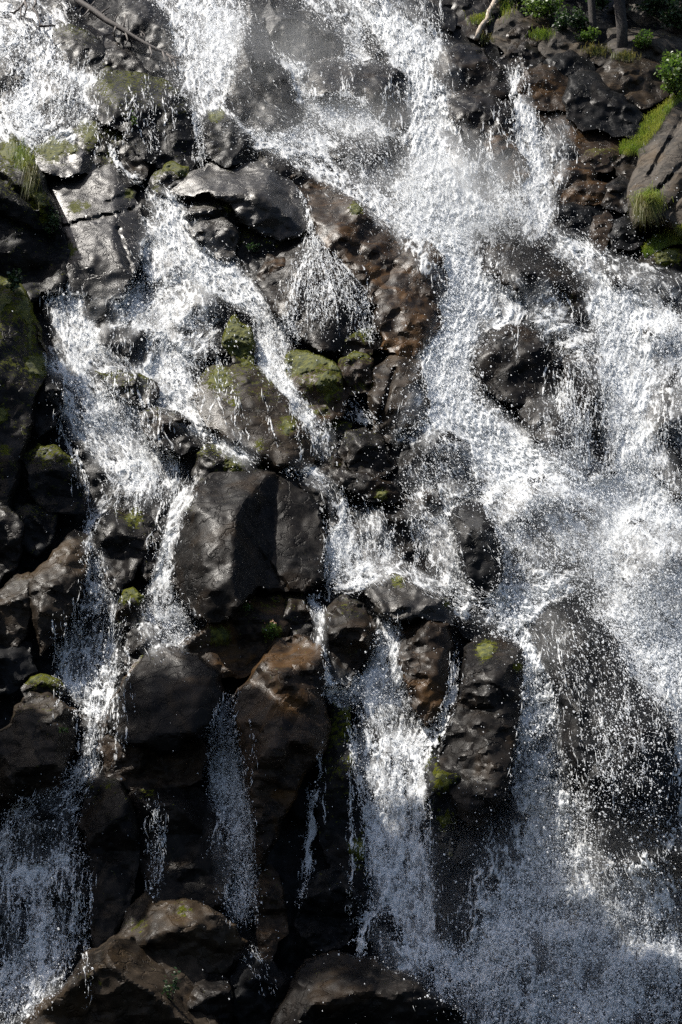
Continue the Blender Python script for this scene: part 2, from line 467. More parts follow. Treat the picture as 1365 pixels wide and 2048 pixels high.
ROCKS = []
def rock(name, label, mat, z, moss, poly, cat='boulder', group='boulders in the falls', **kw):
    kw.setdefault('edge', 0.5 if kw.get('dry', 0.5) < 0.65 else 0.15); kw.setdefault('bulge', 0.42 if kw.get('dry', 0.5) < 0.65 else 0.55)
    r = dict(kw); r['seed'] = kw.get('seed', (len(ROCKS) * 37 + 11) % 997)
    P = smooth_outline(poly, r['seed'], kw.get('jag', 7.0), kw.get('grow', 1.1))
    r['box'] = (P[:, 0].min(), P[:, 1].min(), P[:, 0].max(), P[:, 1].max())
    area = 0.5 * abs(np.dot(P[:, 0], np.roll(P[:, 1], 1)) - np.dot(P[:, 1], np.roll(P[:, 0], 1)))
    size = r['size'] = math.sqrt(area)
    x0, y0, x1, y1 = r['box']
    sp = min(6.0, max(3.6, size / 34))
    gx = np.arange(x0 - sp, x1 + sp, sp); gy = np.arange(y0 - sp, y1 + sp, sp * 0.87)
    X, Y = np.meshgrid(gx, gy); X[1::2] += sp / 2
    rs = np.random.RandomState(r['seed'])
    X = X + rs.uniform(-.2, .2, X.shape) * sp; Y = Y + rs.uniform(-.2, .2, Y.shape) * sp
    sd = inside_dist(P, X, Y); ok = sd > sp * 0.55
    pts = np.r_[P, np.stack([X[ok], Y[ok]], -1)]
    n = len(P)
    res = delaunay_2d_cdt([Vector(p) for p in pts], [], [list(range(n))], 1, 1e-4)
    V2 = np.array([(v.x, v.y) for v in res[0]]); F = np.array([f for f in res[2] if len(f) == 3])
    sdv = np.maximum(inside_dist(P, V2[:, 0], V2[:, 1]), 0)
    onb = sdv < 0.05
    H = rock_height(r, V2[:, 0], V2[:, 1], sdv)
    H[onb] = 0
    front = place(V2[:, 0], V2[:, 1], H + z)
    ed = np.clip(sdv / (0.3 * size), 0, 1)
    back = place(V2[:, 0], V2[:, 1], z - 0.35 * size * np.sqrt(1 - (1 - ed) ** 2))
    m = len(V2)
    idx = np.arange(m); bi = idx.copy(); inner = np.where(~onb)[0]
    bi[inner] = m + np.arange(len(inner))
    V = np.r_[front, back[inner]]
    F2 = bi[F][:, ::-1]
    FF = np.r_[F, F2]
    # moss: on the upper rim and in patches
    mo = np.zeros(m); moss = moss * 1.35 + (0.10 if mat != 'dry' and x0 < 700 else 0.0)
    if moss > 0:
        up = 1 - sstep(0.0, 0.55, (V2[:, 1] - y0) / (y1 - y0))
        mo = moss * (0.35 + 0.65 * up) + 0.55 * moss * fbm(V2[:, 0] / 40, V2[:, 1] / 40, 3, r['seed'] + 21) 
    for (bx, by, br, ba) in kw.get('patch', []):
        mo = np.maximum(mo, ba * np.exp(-(np.hypot(V2[:, 0] - bx, V2[:, 1] - by) / br) ** 2) + 0.25 * fbm(V2[:, 0] / 25, V2[:, 1] / 25, 3, 77) * ba)
    H_m = 4.0 * np.clip(mo - 0.35, 0, 0.6) * (1 + 0.8 * fbm(V2[:, 0] / 7, V2[:, 1] / 7, 2, 3)); H_m[onb] = 0
    V[:m] = place(V2[:, 0], V2[:, 1], H + H_m + z)
    moV = np.r_[mo, np.zeros(len(inner))]
    org = place(np.array((x0 + x1) / 2), np.array(y1), 0 * 1.0)
    org = np.asarray(org).reshape(3)
    # keep the winding outward: the front must look at the camera
    t = front[F[:, 1]] - front[F[:, 0]]; u = front[F[:, 2]] - front[F[:, 0]]
    nrm = np.cross(t, u).sum(0)
    if nrm[1] > 0: FF = FF[:, ::-1]
    o = link(name, make_mesh(name, V - org, FF, MAT[mat], {'moss': moV}, sharp=20), Vector(org))
    tag(o, label, cat, group)
    ROCKS.append(o)
    mv = mo + 0.34 * fbm(V2[:, 0] / 13, V2[:, 1] / 13, 3, r['seed'] + 61)
    if mo.max() > 0.62:                                    # moss thick enough to be a cushion of its own
        tri = F[(mv[F].min(1) > 0.52) & ~onb[F].any(1)]
        lab = np.arange(m)
        while len(tri):                                    # one cushion for every patch that hangs together
            lo = lab[tri].min(1); old = lab.copy()
            for c in range(3): np.minimum.at(lab, tri[:, c], lo)
            if (lab == old).all(): break
        allt = tri
        for li in (np.unique(lab[allt[:, 0]]) if len(allt) else []):
            tri = allt[lab[allt[:, 0]] == li]
            if len(tri) <= 25: continue
            us = np.unique(tri); mp = np.full(m, -1); mp[us] = np.arange(len(us))
            MX, MY, MH, ME = V2[us, 0], V2[us, 1], (H + H_m)[us], mv[us]
            for _ in range(1):                             # finer than the stone below it
                tr = mp[tri] if _ == 0 else tr
                E = np.sort(np.concatenate([tr[:, [0, 1]], tr[:, [1, 2]], tr[:, [2, 0]]]), 1)
                ue, inv = np.unique(E, axis=0, return_inverse=True); inv = inv.reshape(3, -1)
                nb = len(MX)
                mid = lambda A: np.r_[A, (A[ue[:, 0]] + A[ue[:, 1]]) / 2]
                MX, MY, MH, ME = mid(MX), mid(MY), mid(MH), mid(ME)
                a_, b_, c_ = inv[0] + nb, inv[1] + nb, inv[2] + nb
                tr = np.concatenate([np.stack([tr[:, 0], a_, c_], 1), np.stack([a_, tr[:, 1], b_], 1), np.stack([c_, b_, tr[:, 2]], 1), np.stack([a_, b_, c_], 1)])
            hm = -1.5 + 5.5 * sstep(0.5, 0.8, ME) + (2.2 * fbm(MX / 6, MY / 6, 2, 9) + 1.6 * gnoise(MX / 3.1, MY / 3.1, 8)) * sstep(0.5, 0.7, ME)
            if (nrm[1] > 0): tr = tr[:, ::-1]
            link('moss', make_mesh('moss', place(MX, MY, MH + hm + z) - org, tr, MAT['moss']), (0, 0, 0), o)
    # the front of the scene as seen by the water that flows over it
    i0 = max(0, int((x0 - GX0) / GS)); i1 = min(GXN, int((x1 - GX0) / GS) + 2)
    j0 = max(0, int((y0 - GY0) / GS)); j1 = min(GYN, int((y1 - GY0) / GS) + 2)
    if i1 > i0 and j1 > j0:
        xx = GXX[j0:j1, i0:i1]; yy = GYY[j0:j1, i0:i1]
        s2 = inside_dist(P, xx, yy)
        hh = rock_height(r, xx, yy, np.maximum(s2, 0)) + z
        dm = kw.get('dry', 0.5) * sstep(-2, 14, s2 + 8 * fbm(xx / 14, yy / 14, 3, 5))
        DRY[j0:j1, i0:i1] = np.where((s2 > -2) & (hh > S[j0:j1, i0:i1] - 4), dm, DRY[j0:j1, i0:i1])
        S[j0:j1, i0:i1] = np.where(s2 > 0, np.maximum(S[j0:j1, i0:i1], hh), S[j0:j1, i0:i1])
    return o

def sample(A, px, py):
    fx = np.clip((np.asarray(px, float) - GX0) / GS, 0, GXN - 1.001); fy = np.clip((np.asarray(py, float) - GY0) / GS, 0, GYN - 1.001)
    ix = fx.astype(int); iy = fy.astype(int); a = fx - ix; b = fy - iy
    return (A[iy, ix] * (1 - a) + A[iy, ix + 1] * a) * (1 - b) + (A[iy + 1, ix] * (1 - a) + A[iy + 1, ix + 1] * a) * b
# ------------------------------------------------------------------ the boulders of the photograph, from the top of the falls down
G1 = 'boulders in the falls'; G2 = 'rocks of the dry bank'; G3 = 'rocks of the shaded gorge side'
# --- behind the misty upper falls
rock('boulder', 'dark rounded boulder behind the dead branch, veiled in mist', 'black', 24, 0, [232,70,243,18,262,6,300,4,328,28,345,80,352,130,300,140,255,110], dry=1.0)
rock('boulder', 'small grey boulder showing through mist under the dead branch', 'wet', 0, 0, [195,62,212,55,232,62,238,82,215,90,198,80])
rock('boulder', 'tall dark pyramid boulder splitting the misty upper falls', 'black', 40, 0, [452,235,470,150,486,70,505,46,528,48,540,72,560,125,585,175,612,215,600,250,540,262,490,255], top=0.5, front=0.4, dry=1.0)
rock('boulder', 'black wet boulder high between two white chutes, flat topped', 'black', 22, 0, [500,10,540,-10,560,32,600,36,650,62,690,78,690,112,650,132,600,125,560,105,530,60], dry=1.0)
rock('boulder', 'dark rock sliver at the very top edge of the falls', 'black', 10, 0, [500,-40,545,-30,555,18,525,22,495,0])
rock('boulder', 'speckled round boulder with water sheeting over its shoulder beside the main fall', 'wet', 26, 0, [600,160,640,128,690,122,745,124,790,138,814,165,816,225,800,262,765,255,735,215,690,190,640,195], top=0.9, dry=1.0)
rock('boulder', 'submerged round boulder below the speckled one, drenched by the main fall', 'black', 18, 0, [655,300,690,278,718,264,755,262,790,280,806,312,804,360,772,392,715,372,680,345], dry=0.6)
rock('boulder', 'small black stone on the crest of the uppermost fall', 'black', 10, 0, [735,95,752,88,778,100,795,118,780,124,748,116], dry=0.8)
rock('boulder', 'black ledge rock in the thin veil at the crest', 'black', 8, 0, [705,-40,770,-50,820,-20,900,20,898,62,860,55,800,40,740,20], dry=0.6)
rock('boulder', 'wet pyramid boulder in mist between main fall and side chute', 'wet', 20, 0.1, [862,150,880,110,918,90,968,104,1003,145,1016,188,985,200,930,192,885,175], dry=0.75)
rock('boulder', 'grey wet boulder under the misty pyramid boulder', 'wet', 24, 0, [890,195,930,182,985,192,1020,205,1034,240,1028,285,990,298,950,285,905,240], dry=0.8)
rock('boulder', 'brown wet boulder with round top beside the side chute', 'brown', 28, 0, [965,278,985,255,1010,256,1035,298,1055,350,1030,372,1000,362,975,325], dry=0.9)
rock('boulder', 'dark slanting boulder half hidden by the main fall', 'black', 16, 0, [880,260,930,262,958,280,982,330,1004,390,985,412,940,390,905,330], dry=0.6)
rock('boulder', 'small stone drowned in the foot of the side chute', 'black', 14, 0, [1000,395,1030,372,1055,390,1062,430,1040,455,1005,440], dry=0.0)
rock('boulder', 'wet dark rock in the white foot of the main fall', 'black', 12, 0, [842,470,862,452,890,466,905,492,880,505,850,498])
# --- the dry bank at the top
rock('boulder', 'grey upright bank rock beside the leaning pale log', 'dry', 26, 0, [985,80,1000,42,1028,16,1048,30,1062,60,1040,90,1010,105], 'rock', G2, rough=1.5)
rock('boulder', 'dark knobbly bank rock below the shrubs', 'pale', 32, 0, [1022,95,1034,40,1070,32,1098,38,1100,62,1082,82,1062,96,1038,104], 'rock', G2, rough=1.5)
rock('boulder', 'dark wedge of rock where the side chute begins', 'wet', 24, 0, [995,120,1022,92,1050,84,1078,96,1094,122,1070,138,1030,140,1002,134], 'rock', G2, rough=1.5)
rock('boulder', 'pale pointed bank rock under the green bushes', 'dry', 34, 0.15, [1078,96,1095,70,1120,46,1142,54,1165,70,1182,90,1170,112,1130,118,1098,112], 'rock', G2, rough=1.5)
rock('ledge_rock', 'broad layered ledge carrying the two pine trunks', 'dry', 26, 0.2, [1158,112,1175,70,1215,52,1270,58,1330,62,1400,80,1420,118,1340,134,1270,130,1210,128], 'rock', G2, rough=1.5)
rock('boulder', 'tilted sunny hillside slab behind the pine trunks', 'dry', -4, 0, [1210,60,1235,-20,1290,-80,1480,-90,1500,80,1400,90,1300,66], 'rock', G2, front=0.2)
rock('boulder', 'dark hillside outcrop above the shrubs', 'dry', -10, 0.2, [1010,30,1030,-40,1100,-80,1220,-70,1230,30,1160,60,1090,44], 'rock', G2, rough=1.5)
rock('boulder', 'shaded rock face above the crest of the falls', 'wet', 0, 0.1, [858,10,870,-60,960,-90,1020,-50,1010,10,985,40,960,80,935,66,905,40], 'rock', G2, rough=1.5)
rock('boulder', 'blue black glossy boulder on the bank, water running down it', 'black', 30, 0, [1085,130,1108,110,1140,98,1172,112,1188,135,1165,150,1120,152], 'rock', G2, bulge=0.5)
rock('boulder', 'glossy brown boulder split by a trickle beside the side chute', 'brown', 34, 0, [1034,180,1050,142,1085,130,1120,140,1142,162,1146,195,1130,220,1085,222,1048,208], top=0.9)
rock('boulder', 'big black shining boulder with a white highlight on its crown', 'black', 46, 0, [1132,200,1142,160,1170,138,1200,150,1220,180,1255,205,1280,232,1278,262,1235,270,1170,258,1138,236], top=0.9, bulge=0.5)
rock('boulder', 'long dry grey rock behind the big black shining boulder', 'pale', 34, 0, [1195,150,1225,120,1275,118,1330,135,1352,158,1330,190,1285,212,1240,205,1205,182], 'rock', G2, rough=1.5)
rock('rock_slab', 'smooth brown slab with a thin film of water over it', 'brown', 16, 0.05, [1080,228,1115,216,1150,222,1200,262,1236,276,1238,298,1195,312,1140,302,1105,275], 'rock', G1, bulge=0.25, rough=0.5)
rock('boulder', 'dark wet stone below the brown film covered slab', 'black', 18, 0, [1086,295,1108,272,1140,290,1172,318,1150,332,1108,330])
rock('boulder', 'rusty brown stone with mossy seam near the grass', 'brown', 20, 0.3, [1160,320,1190,300,1232,300,1240,325,1215,345,1178,342], 'rock', G2, rough=1.5)
rock('boulder', 'brown wet boulder at the edge of the side chute', 'brown', 24, 0, [1098,348,1122,322,1160,320,1190,340,1188,362,1160,384,1118,386])
rock('boulder', 'pale brown boulder with a wet lower rim', 'brown', 28, 0, [1124,396,1142,368,1185,360,1226,370,1222,396,1180,408,1150,416])
rock('boulder', 'dark round boulder spattered with drops beside the side chute', 'black', 28, 0, [1104,455,1112,424,1148,408,1182,420,1190,450,1168,474,1128,476])
rock('boulder', 'reddish brown upright block below the grass tuft', 'brown', 36, 0, [1180,480,1188,436,1214,424,1228,440,1226,470,1210,502,1190,510], bulge=0.35)
rock('boulder', 'black block beneath the hanging grass tuft', 'black', 40, 0, [1218,470,1232,440,1262,428,1278,445,1282,488,1255,498,1228,492])
rock('boulder', 'dark cubic block with a shadowed overhang on the bank', 'wet', 36, 0.05, [1206,410,1214,372,1238,350,1262,362,1276,400,1268,424,1238,420], 'rock', G2, rough=1.5)
rock('boulder', 'knobbly dark stones heap beside the green grass', 'pale', 30, 0.1, [1232,330,1246,304,1285,290,1300,310,1280,345,1258,362,1236,352], 'rock', G2, rough=1.5)
rock('cliff', 'big grey tilted cliff of dry rock leaning over the grass', 'dry', 60, 0, [1262,395,1285,330,1310,275,1345,205,1372,170,1470,130,1560,300,1540,460,1450,520,1370,470,1330,440,1280,450], 'cliff', G2, bulge=0.35, planes=[(1290,350,40,1.1,0.3),(1340,300,85,0.35,0.5),(1380,420,110,-0.1,-0.4)], cracks=[(1300,350,1365,240,5,22),(1290,410,1365,330,5,20),(1320,440,1380,370,5,16)], rough=1.5)
rock('boulder', 'dark bank stone with bright moss above the rapid', 'wet', 34, 0.2, [1270,545,1290,512,1330,500,1400,490,1440,530,1390,560,1320,556], 'rock', G2, patch=[(1335,505,30,1.1)])
rock('boulder', 'low dark stone at the end of the green grass strip', 'black', 26, 0.1, [1215,530,1235,508,1262,512,1272,532,1250,548,1225,545], 'rock', G2, rough=1.5)
# --- the far side chutes
rock('boulder', 'black boulder with a mossy back just below the dead twigs', 'black', 16, 0.22, [110,58,128,48,160,58,195,76,212,100,220,140,185,150,140,140,120,100], dry=0.95)
rock('boulder', 'grey boulder with foam on its crown below the dead branch', 'wet', 18, 0, [196,92,222,72,246,78,268,104,294,148,280,168,235,160,206,138], dry=0.6)
rock('boulder', 'dark stone with rusty moss cap above the trickle rock', 'black', 26, 0.3, [185,150,205,132,230,140,246,158,226,172,192,170])
rock('boulder', 'large dark rugged boulder with a mossy crown and a trickle down its face', 'black', 34, 0.28, [184,205,190,168,215,148,255,150,290,158,330,168,370,202,388,242,392,300,378,338,330,335,290,318,250,262,210,250], bulge=0.8, planes=[(290,165,60,0.1,1.3),(290,190,120,0.0,-0.75),(372,240,75,-1.3,0.0),(200,215,60,1.1,0.0),(320,200,110,-0.5,-0.6)], dry=0.85)
rock('boulder', 'wet grey boulder drenched by the far white fall', 'black', 14, 0, [70,215,100,160,140,150,175,170,190,215,180,260,120,262,85,250], dry=0.5)
rock('boulder', 'sunlit dark hump in the far white fall', 'black', 10, 0, [-40,160,20,100,50,110,60,150,30,190,-30,200], dry=0.4)
rock('boulder', 'dark smooth boulder with yellow moss on its peak beside the misty chute', 'black', 40, 0.12, [405,250,422,222,446,220,478,240,498,272,518,302,505,325,450,336,418,312,408,280], bulge=0.7, planes=[(440,232,40,0.2,1.2),(445,250,85,0.5,-0.6),(470,270,70,-0.8,0.1)], patch=[(434,228,18,1.0)], dry=0.95)
rock('boulder', 'green mossy hump beside the small white spout', 'wet', 28, 0.5, [148,262,166,245,195,250,213,282,228,322,226,348,196,350,172,330,156,295])
rock('boulder', 'brown mossy boulder under the small leafy sprig', 'wet', 36, 0.35, [212,262,235,250,262,252,285,280,304,312,292,345,268,358,243,335,222,292], dry=0.95)
rock('boulder', 'square rock with yellow moss cap and a black triangular face', 'glint', 44, 0.0, [68,330,76,296,105,275,138,280,162,302,176,306,190,344,120,360,88,344], chips=0, planes=[(120,310,40,0.55,0.7),(160,325,58,-2.0,-0.5),(120,350,60,0.2,-0.5)], patch=[(105,290,36,1.15),(145,298,16,0.9)], cat='boulder', dry=1.0)
rock('rock_slab', 'pale glittering wet slab with a long dark crack beside the gorge cliff', 'glint', 34, 0.0, [108,368,150,350,188,345,226,335,240,360,264,388,276,425,288,465,272,520,246,580,204,596,140,575,122,520,112,440], 'rock', G1, bulge=0.3, planes=[(180,450,52,0.10,0.28),(262,480,46,-1.3,0.1),(180,560,58,0.1,-0.7),(130,450,45,0.9,0.1)], cracks=[(122,452,270,418,3.2,16),(215,405,262,385,2.6,9),(236,458,262,540,6,14)], patch=[(150,415,17,0.85),(140,500,16,0.9),(258,388,12,1.0),(175,412,10,0.8)], rough=0.45, edge=0.12, dry=0.97)
rock('boulder', 'small pointed dark stone between the slab and the mossy stones', 'black', 48, 0.1, [212,352,232,326,262,350,285,362,262,372,236,372])
rock('boulder', 'small yellow mossed stone at the head of the white chute', 'wet', 56, 0.55, [298,368,325,336,348,323,374,336,384,362,370,388,342,392,318,384], top=0.9)
rock('boulder', 'black stone in shade of the yellow mossed stone', 'black', 52, 0.15, [330,372,352,348,372,352,386,375,368,396,340,394])
rock('boulder', 'low wet ridge of rock above the broad overhanging slab', 'wet', 22, 0.08, [460,325,486,304,530,300,566,310,590,332,640,352,690,385,660,402,600,385,540,352], dry=1.0)
rock('rock_slab', 'broad overhanging slab, its bright top wet and its front in black shadow', 'glint', 58, 0.04, [356,388,388,350,428,334,500,332,548,340,582,370,606,412,614,450,588,466,540,470,505,462,478,440,466,412,420,390,380,400], 'rock', G1, bulge=0.62, chips=1, planes=[(470,388,88,0.12,1.5),(500,388,96,-0.02,-1.15),(585,400,60,-1.3,0.1),(400,370,50,0.9,0.3)], edge=0.12, dry=1.0)
rock('boulder', 'orange edged rock tucked below the broad overhanging slab', 'glint', 54, 0.2, [372,428,394,402,430,390,465,405,484,432,466,452,430,438,388,446], chips=1, planes=[(430,414,34,0.2,1.1),(440,416,38,-0.2,-1.2)], patch=[(462,412,16,0.9)], dry=1.0)
rock('boulder', 'grey bright topped rock beside the white chute under the slab', 'glint', 50, 0.05, [368,452,398,436,440,428,470,450,474,482,458,524,420,505,388,474], chips=1, planes=[(425,452,40,0.1,1.1),(440,458,46,-0.1,-1.0),(465,460,40,-1.4,-0.2)], dry=0.95)
rock('boulder', 'dark recess rock with mossy spots under the overhang', 'black', 26, 0.3, [468,450,510,455,560,462,612,455,630,490,570,508,520,545,490,530,462,500], bulge=0.2)
rock('boulder', 'long brown ridge of rock running beside the main fall', 'rust', 44, 0.06, [575,345,620,350,665,372,715,405,752,440,792,470,812,492,786,520,765,560,752,600,715,585,680,520,640,480,622,430,600,385], bulge=0.3, planes=[(680,430,60,0.45,0.9),(690,470,68,0.35,-0.5),(760,520,60,-0.8,0.2)], patch=[(712,418,14,1.1)], rough=1.4, dry=1.0)
rock('boulder', 'jagged rusty brown crag at the end of the ridge beside the main fall', 'rust', 40, 0.06, [752,560,768,500,795,478,850,482,886,518,896,562,878,605,884,650,855,690,808,714,772,690,752,640], bulge=0.3, planes=[(800,540,50,0.5,0.8),(840,560,58,-0.2,0.3),(870,600,48,-1.1,-0.1),(820,640,60,0.0,-0.5)], rough=1.5, patch=[(738,553,18,0.8)], dry=1.0)
rock('rock_slab', 'dark glittering rock face under the fan of the trickle', 'wet', 26, 0.0, [512,560,535,512,580,492,628,484,680,520,728,580,756,640,752,690,700,696,640,700,600,670,545,620], 'rock', G1, bulge=0.34, planes=[(575,540,42,0.5,0.5),(640,600,66,0.12,-0.2),(700,620,60,-0.6,0.0)], cracks=[(520,578,600,555,3,8)], dry=0.75)
rock('boulder', 'brown lit slab with glitter below the fan of the trickle', 'brown', 40, 0, [516,548,536,514,580,508,604,530,586,566,540,576], bulge=0.3)
# --- middle
rock('boulder', 'green moss covered upright stone among the middle rapids', 'wet', 46, 0.9, [446,690,455,650,476,636,498,658,508,700,506,728,470,728], patch=[(478,680,40,1.2)], dry=0.95)
rock('boulder', 'dark hump drowned in the middle rapids near the gorge cliff', 'black', 14, 0, [185,690,205,655,245,650,285,665,310,700,290,730,235,722], dry=0.9)
rock('boulder', 'dark rock awash in the middle rapids below the glittering slab', 'black', 16, 0.15, [330,600,380,570,440,590,460,640,450,700,390,715,345,680], dry=0.25)
rock('boulder', 'dark rock awash by the foot of the gorge cliff', 'black', 14, 0, [165,600,195,580,230,600,240,650,205,660,170,640], dry=0.9)
rock('boulder', 'large mossy dome with water filming down its face', 'pale', 36, 0.25, [392,800,410,760,440,742,475,736,522,742,552,772,592,832,618,872,628,912,602,940,556,935,515,915,462,890,420,860], bulge=0.36, rough=0.55, patch=[(440,760,34,0.85),(470,805,20,0.6),(575,850,26,0.75),(520,890,18,0.6)], planes=[(470,800,72,0.35,0.6),(520,850,84,0.0,-0.1),(590,880,70,-0.8,-0.1)], dry=0.85)
rock('boulder', 'mossy flat stone half in shade where the rapid bends', 'wet', 44, 0.35, [190,744,216,748,240,744,276,750,314,768,306,800,292,818,258,804,220,772], bulge=0.4, dry=0.95)
rock('boulder', 'dark shaded block below the mossy flat stone', 'wet', 46, 0.12, [284,832,300,818,350,824,380,842,386,870,404,892,360,906,312,894,292,862], bulge=0.4, dry=0.95)
rock('boulder', 'mossy boulder with yellow crown under the trickle fan', 'brown', 46, 0.6, [572,735,580,712,612,704,650,716,682,750,692,790,680,830,640,850,605,800,585,770], patch=[(655,765,28,1.0)], dry=0.95)
rock('boulder', 'small mossy cube stone above the cleft', 'wet', 42, 0.45, [680,705,690,672,712,658,742,662,746,690,738,712,700,716])
rock('boulder', 'brown mossy stone with a dark hollow in its face', 'brown', 50, 0.4, [678,760,682,722,712,704,742,718,748,760,738,785,700,790], rough=1.6, dry=0.95)
rock('rock_slab', 'sunlit tan slab with a wet split beside the main fall', 'pale', 46, 0.0, [740,790,748,745,778,716,828,704,848,760,856,830,820,850,780,880,750,860], 'rock', G1, planes=[(790,770,52,0.25,0.45),(800,830,54,0.1,-0.6),(838,780,46,-1.2,0)], cracks=[(790,740,760,840,5,22)], bulge=0.4, dry=0.7)
rock('boulder', 'purple grey boulder between the mossy stones and the spray', 'wet', 36, 0.1, [682,905,696,868,735,858,768,884,788,930,760,955,710,950], bulge=0.4, dry=0.9)
rock('boulder', 'greenish rock face in the cleft beneath the yellow crowned boulder', 'wet', 18, 0.4, [620,840,660,830,700,850,700,905,690,945,640,935,615,880], bulge=0.22)
rock('boulder', 'dark rock behind the leaping spray at the foot of the sunlit slab', 'black', 20, 0, [786,900,820,860,880,850,940,890,950,960,900,1000,830,985,790,950], dry=0.55)
rock('boulder', 'wet rock under the bend of the main fall, foam over its crest', 'wet', 22, 0.05, [950,512,1000,492,1060,494,1120,504,1160,524,1186,566,1178,620,1130,650,1085,620,1030,585,975,550], patch=[(1140,600,18,0.4)], dry=0.5)
rock('boulder', 'big round brown boulder standing in the middle of the main fall', 'wet', 48, 0.0, [952,740,960,700,980,668,1010,654,1045,654,1080,672,1108,705,1120,760,1112,812,1060,806,1000,790,968,768], top=0.8, bulge=0.45, rough=0.7, dry=0.7)
rock('boulder', 'streaming dark boulder below the big round brown one', 'wet', 34, 0.0, [1020,800,1070,790,1116,800,1124,735,1160,712,1200,726,1226,775,1234,850,1226,930,1180,960,1120,930,1068,880], front=0.3, dry=0.45)
rock('boulder', 'dark rock breaking the far rapid at the photo edge', 'black', 26, 0, [1278,830,1300,775,1345,756,1420,780,1430,990,1350,990,1310,940], dry=0.6)
rock('boulder', 'dark low rock ridge where the bank meets the far rapid', 'black', 26, 0, [1185,540,1225,514,1290,528,1365,552,1440,575,1430,620,1340,625,1280,600,1230,575], dry=0.6)
rock('boulder', 'drowned rock behind the far rapid curtain', 'black', 14, 0, [1265,640,1320,620,1400,650,1400,740,1330,740,1280,700], dry=0.0)
rock('boulder', 'rock hidden under leaping foam below the streaming boulder', 'black', 20, 0, [975,1010,1005,970,1055,955,1130,965,1195,1010,1210,1060,1160,1120,1080,1135,1020,1080], dry=0.3)
rock('boulder', 'dark rock behind spray by the photo edge below the far rapid', 'black', 16, 0, [1210,1080,1250,1040,1330,1050,1420,1080,1420,1200,1320,1230,1250,1180], dry=0.4)
rock('boulder', 'black upright oval boulder rising out of the spray', 'black', 74, 0.0, [903,1042,918,1020,945,1012,974,1028,986,1060,1002,1092,1002,1132,986,1172,960,1182,938,1155,922,1095], bulge=0.5, rough=0.6, dry=1.0, grow=1.14, planes=[(950,1035,40,0.2,1.2),(950,1070,60,0.1,-0.5),(985,1100,44,-1.2,-0.1),(925,1100,44,1.1,0)])
rock('boulder', 'small dark stone on the ledge before the spray', 'wet', 44, 0.05, [834,1005,848,980,870,976,886,998,892,1032,862,1040], dry=0.9)
rock('rock_slab', 'long dark slab with a tuft of yellow moss on its lip', 'wet', 52, 0.05, [628,942,660,930,720,944,782,964,804,996,764,1008,722,994,668,968], 'rock', G1, patch=[(763,990,13,1.1)], dry=0.9)
rock('boulder', 'wet purple rock wall behind the short falls on the ledge', 'wet', 22, 0.0, [690,1010,760,1000,830,1005,880,1050,905,1110,890,1170,830,1180,760,1160,710,1100], bulge=0.25, dry=0.5)
rock('boulder', 'dark rocky step between the big boulder and the short falls', 'wet', 34, 0.05, [575,950,620,938,665,960,690,985,686,1040,660,1060,640,1020,610,985], dry=0.7)
# --- shaded gorge side
rock('cliff', 'overhanging dark gorge cliff block with banded edge and hanging grass', 'black', 56, 0.3, [-240,420,-120,330,-20,298,8,292,28,283,44,298,66,332,92,382,112,430,124,478,130,520,128,562,92,576,60,590,-20,585,-240,600], 'cliff', G3, bulge=0.75, chips=0, planes=[(20,300,175,0.5,1.5),(40,330,215,-0.3,-0.86),(115,450,110,-1.6,-0.4)], patch=[(22,300,26,1.0),(78,400,26,0.8),(90,440,16,0.9)], cracks=[(-10,350,70,410,9,26),(-10,430,100,480,8,20)], dry=0.9)
rock('cliff', 'leaning mossy gorge wall at the photo edge, moss on its sunny rim', 'wet', 70, 0.4, [-240,570,-20,560,18,575,40,590,60,620,74,660,86,712,86,750,70,790,58,850,46,900,34,950,20,1000,-30,1040,-240,1050], 'cliff', G3, bulge=0.5, planes=[(0,640,170,-0.5,-0.45),(50,700,95,-1.5,-0.2)], patch=[(72,730,26,1.3),(60,630,20,1.1),(0,830,16,1.2),(12,600,18,1.1),(10,900,14,0.9)], dry=0.9)
rock('boulder', 'dark mossy rock at the foot of the leaning gorge wall', 'black', 60, 0.35, [48,915,80,892,112,895,150,928,168,978,160,1020,100,1022,60,985], 'boulder', G3, dry=0.9)
rock('boulder', 'wet blue black rock in shade beside the gorge wall', 'black', 50, 0.0, [70,790,95,740,125,752,128,800,108,850,80,870,62,840], 'boulder', G3, dry=0.9)
rock('boulder', 'dark rounded boulder under the gorge wall at the photo edge', 'wet', 66, 0.12, [-40,1000,10,1005,34,1030,42,1080,30,1130,-10,1170,-60,1160], 'boulder', G3, dry=0.9)
rock('boulder', 'dark rounded block between the gorge wall and the shaded stream', 'black', 54, 0.15, [30,1010,80,1015,110,1030,105,1080,70,1110,38,1090], 'boulder', G3, dry=0.9)
rock('boulder', 'long brown tilted block sloping down to the shaded stream', 'pale', 68, 0.05, [58,1155,88,1128,118,1095,145,1064,172,1078,172,1130,156,1192,124,1262,84,1300,66,1230], 'boulder', G3, planes=[(110,1140,50,0.55,0.9),(130,1170,56,-0.5,-0.6)])
rock('boulder', 'brown squat block at the photo edge with a lit top', 'pale', 64, 0.05, [-60,1200,0,1182,32,1152,56,1150,66,1185,58,1240,30,1290,-60,1300], 'boulder', G3, planes=[(20,1190,40,0.3,1.0),(20,1210,46,-0.2,-0.6)])
rock('boulder', 'black block in deep shade beneath the brown squat block', 'black', 50, 0.0, [-60,1290,20,1270,62,1290,70,1340,30,1380,-60,1390], 'boulder', G3)
rock('boulder', 'dark round moss topped stone near the shaded stream', 'wet', 64, 0.5, [46,1378,62,1354,92,1350,122,1362,128,1392,100,1408,60,1404], 'boulder', G3)
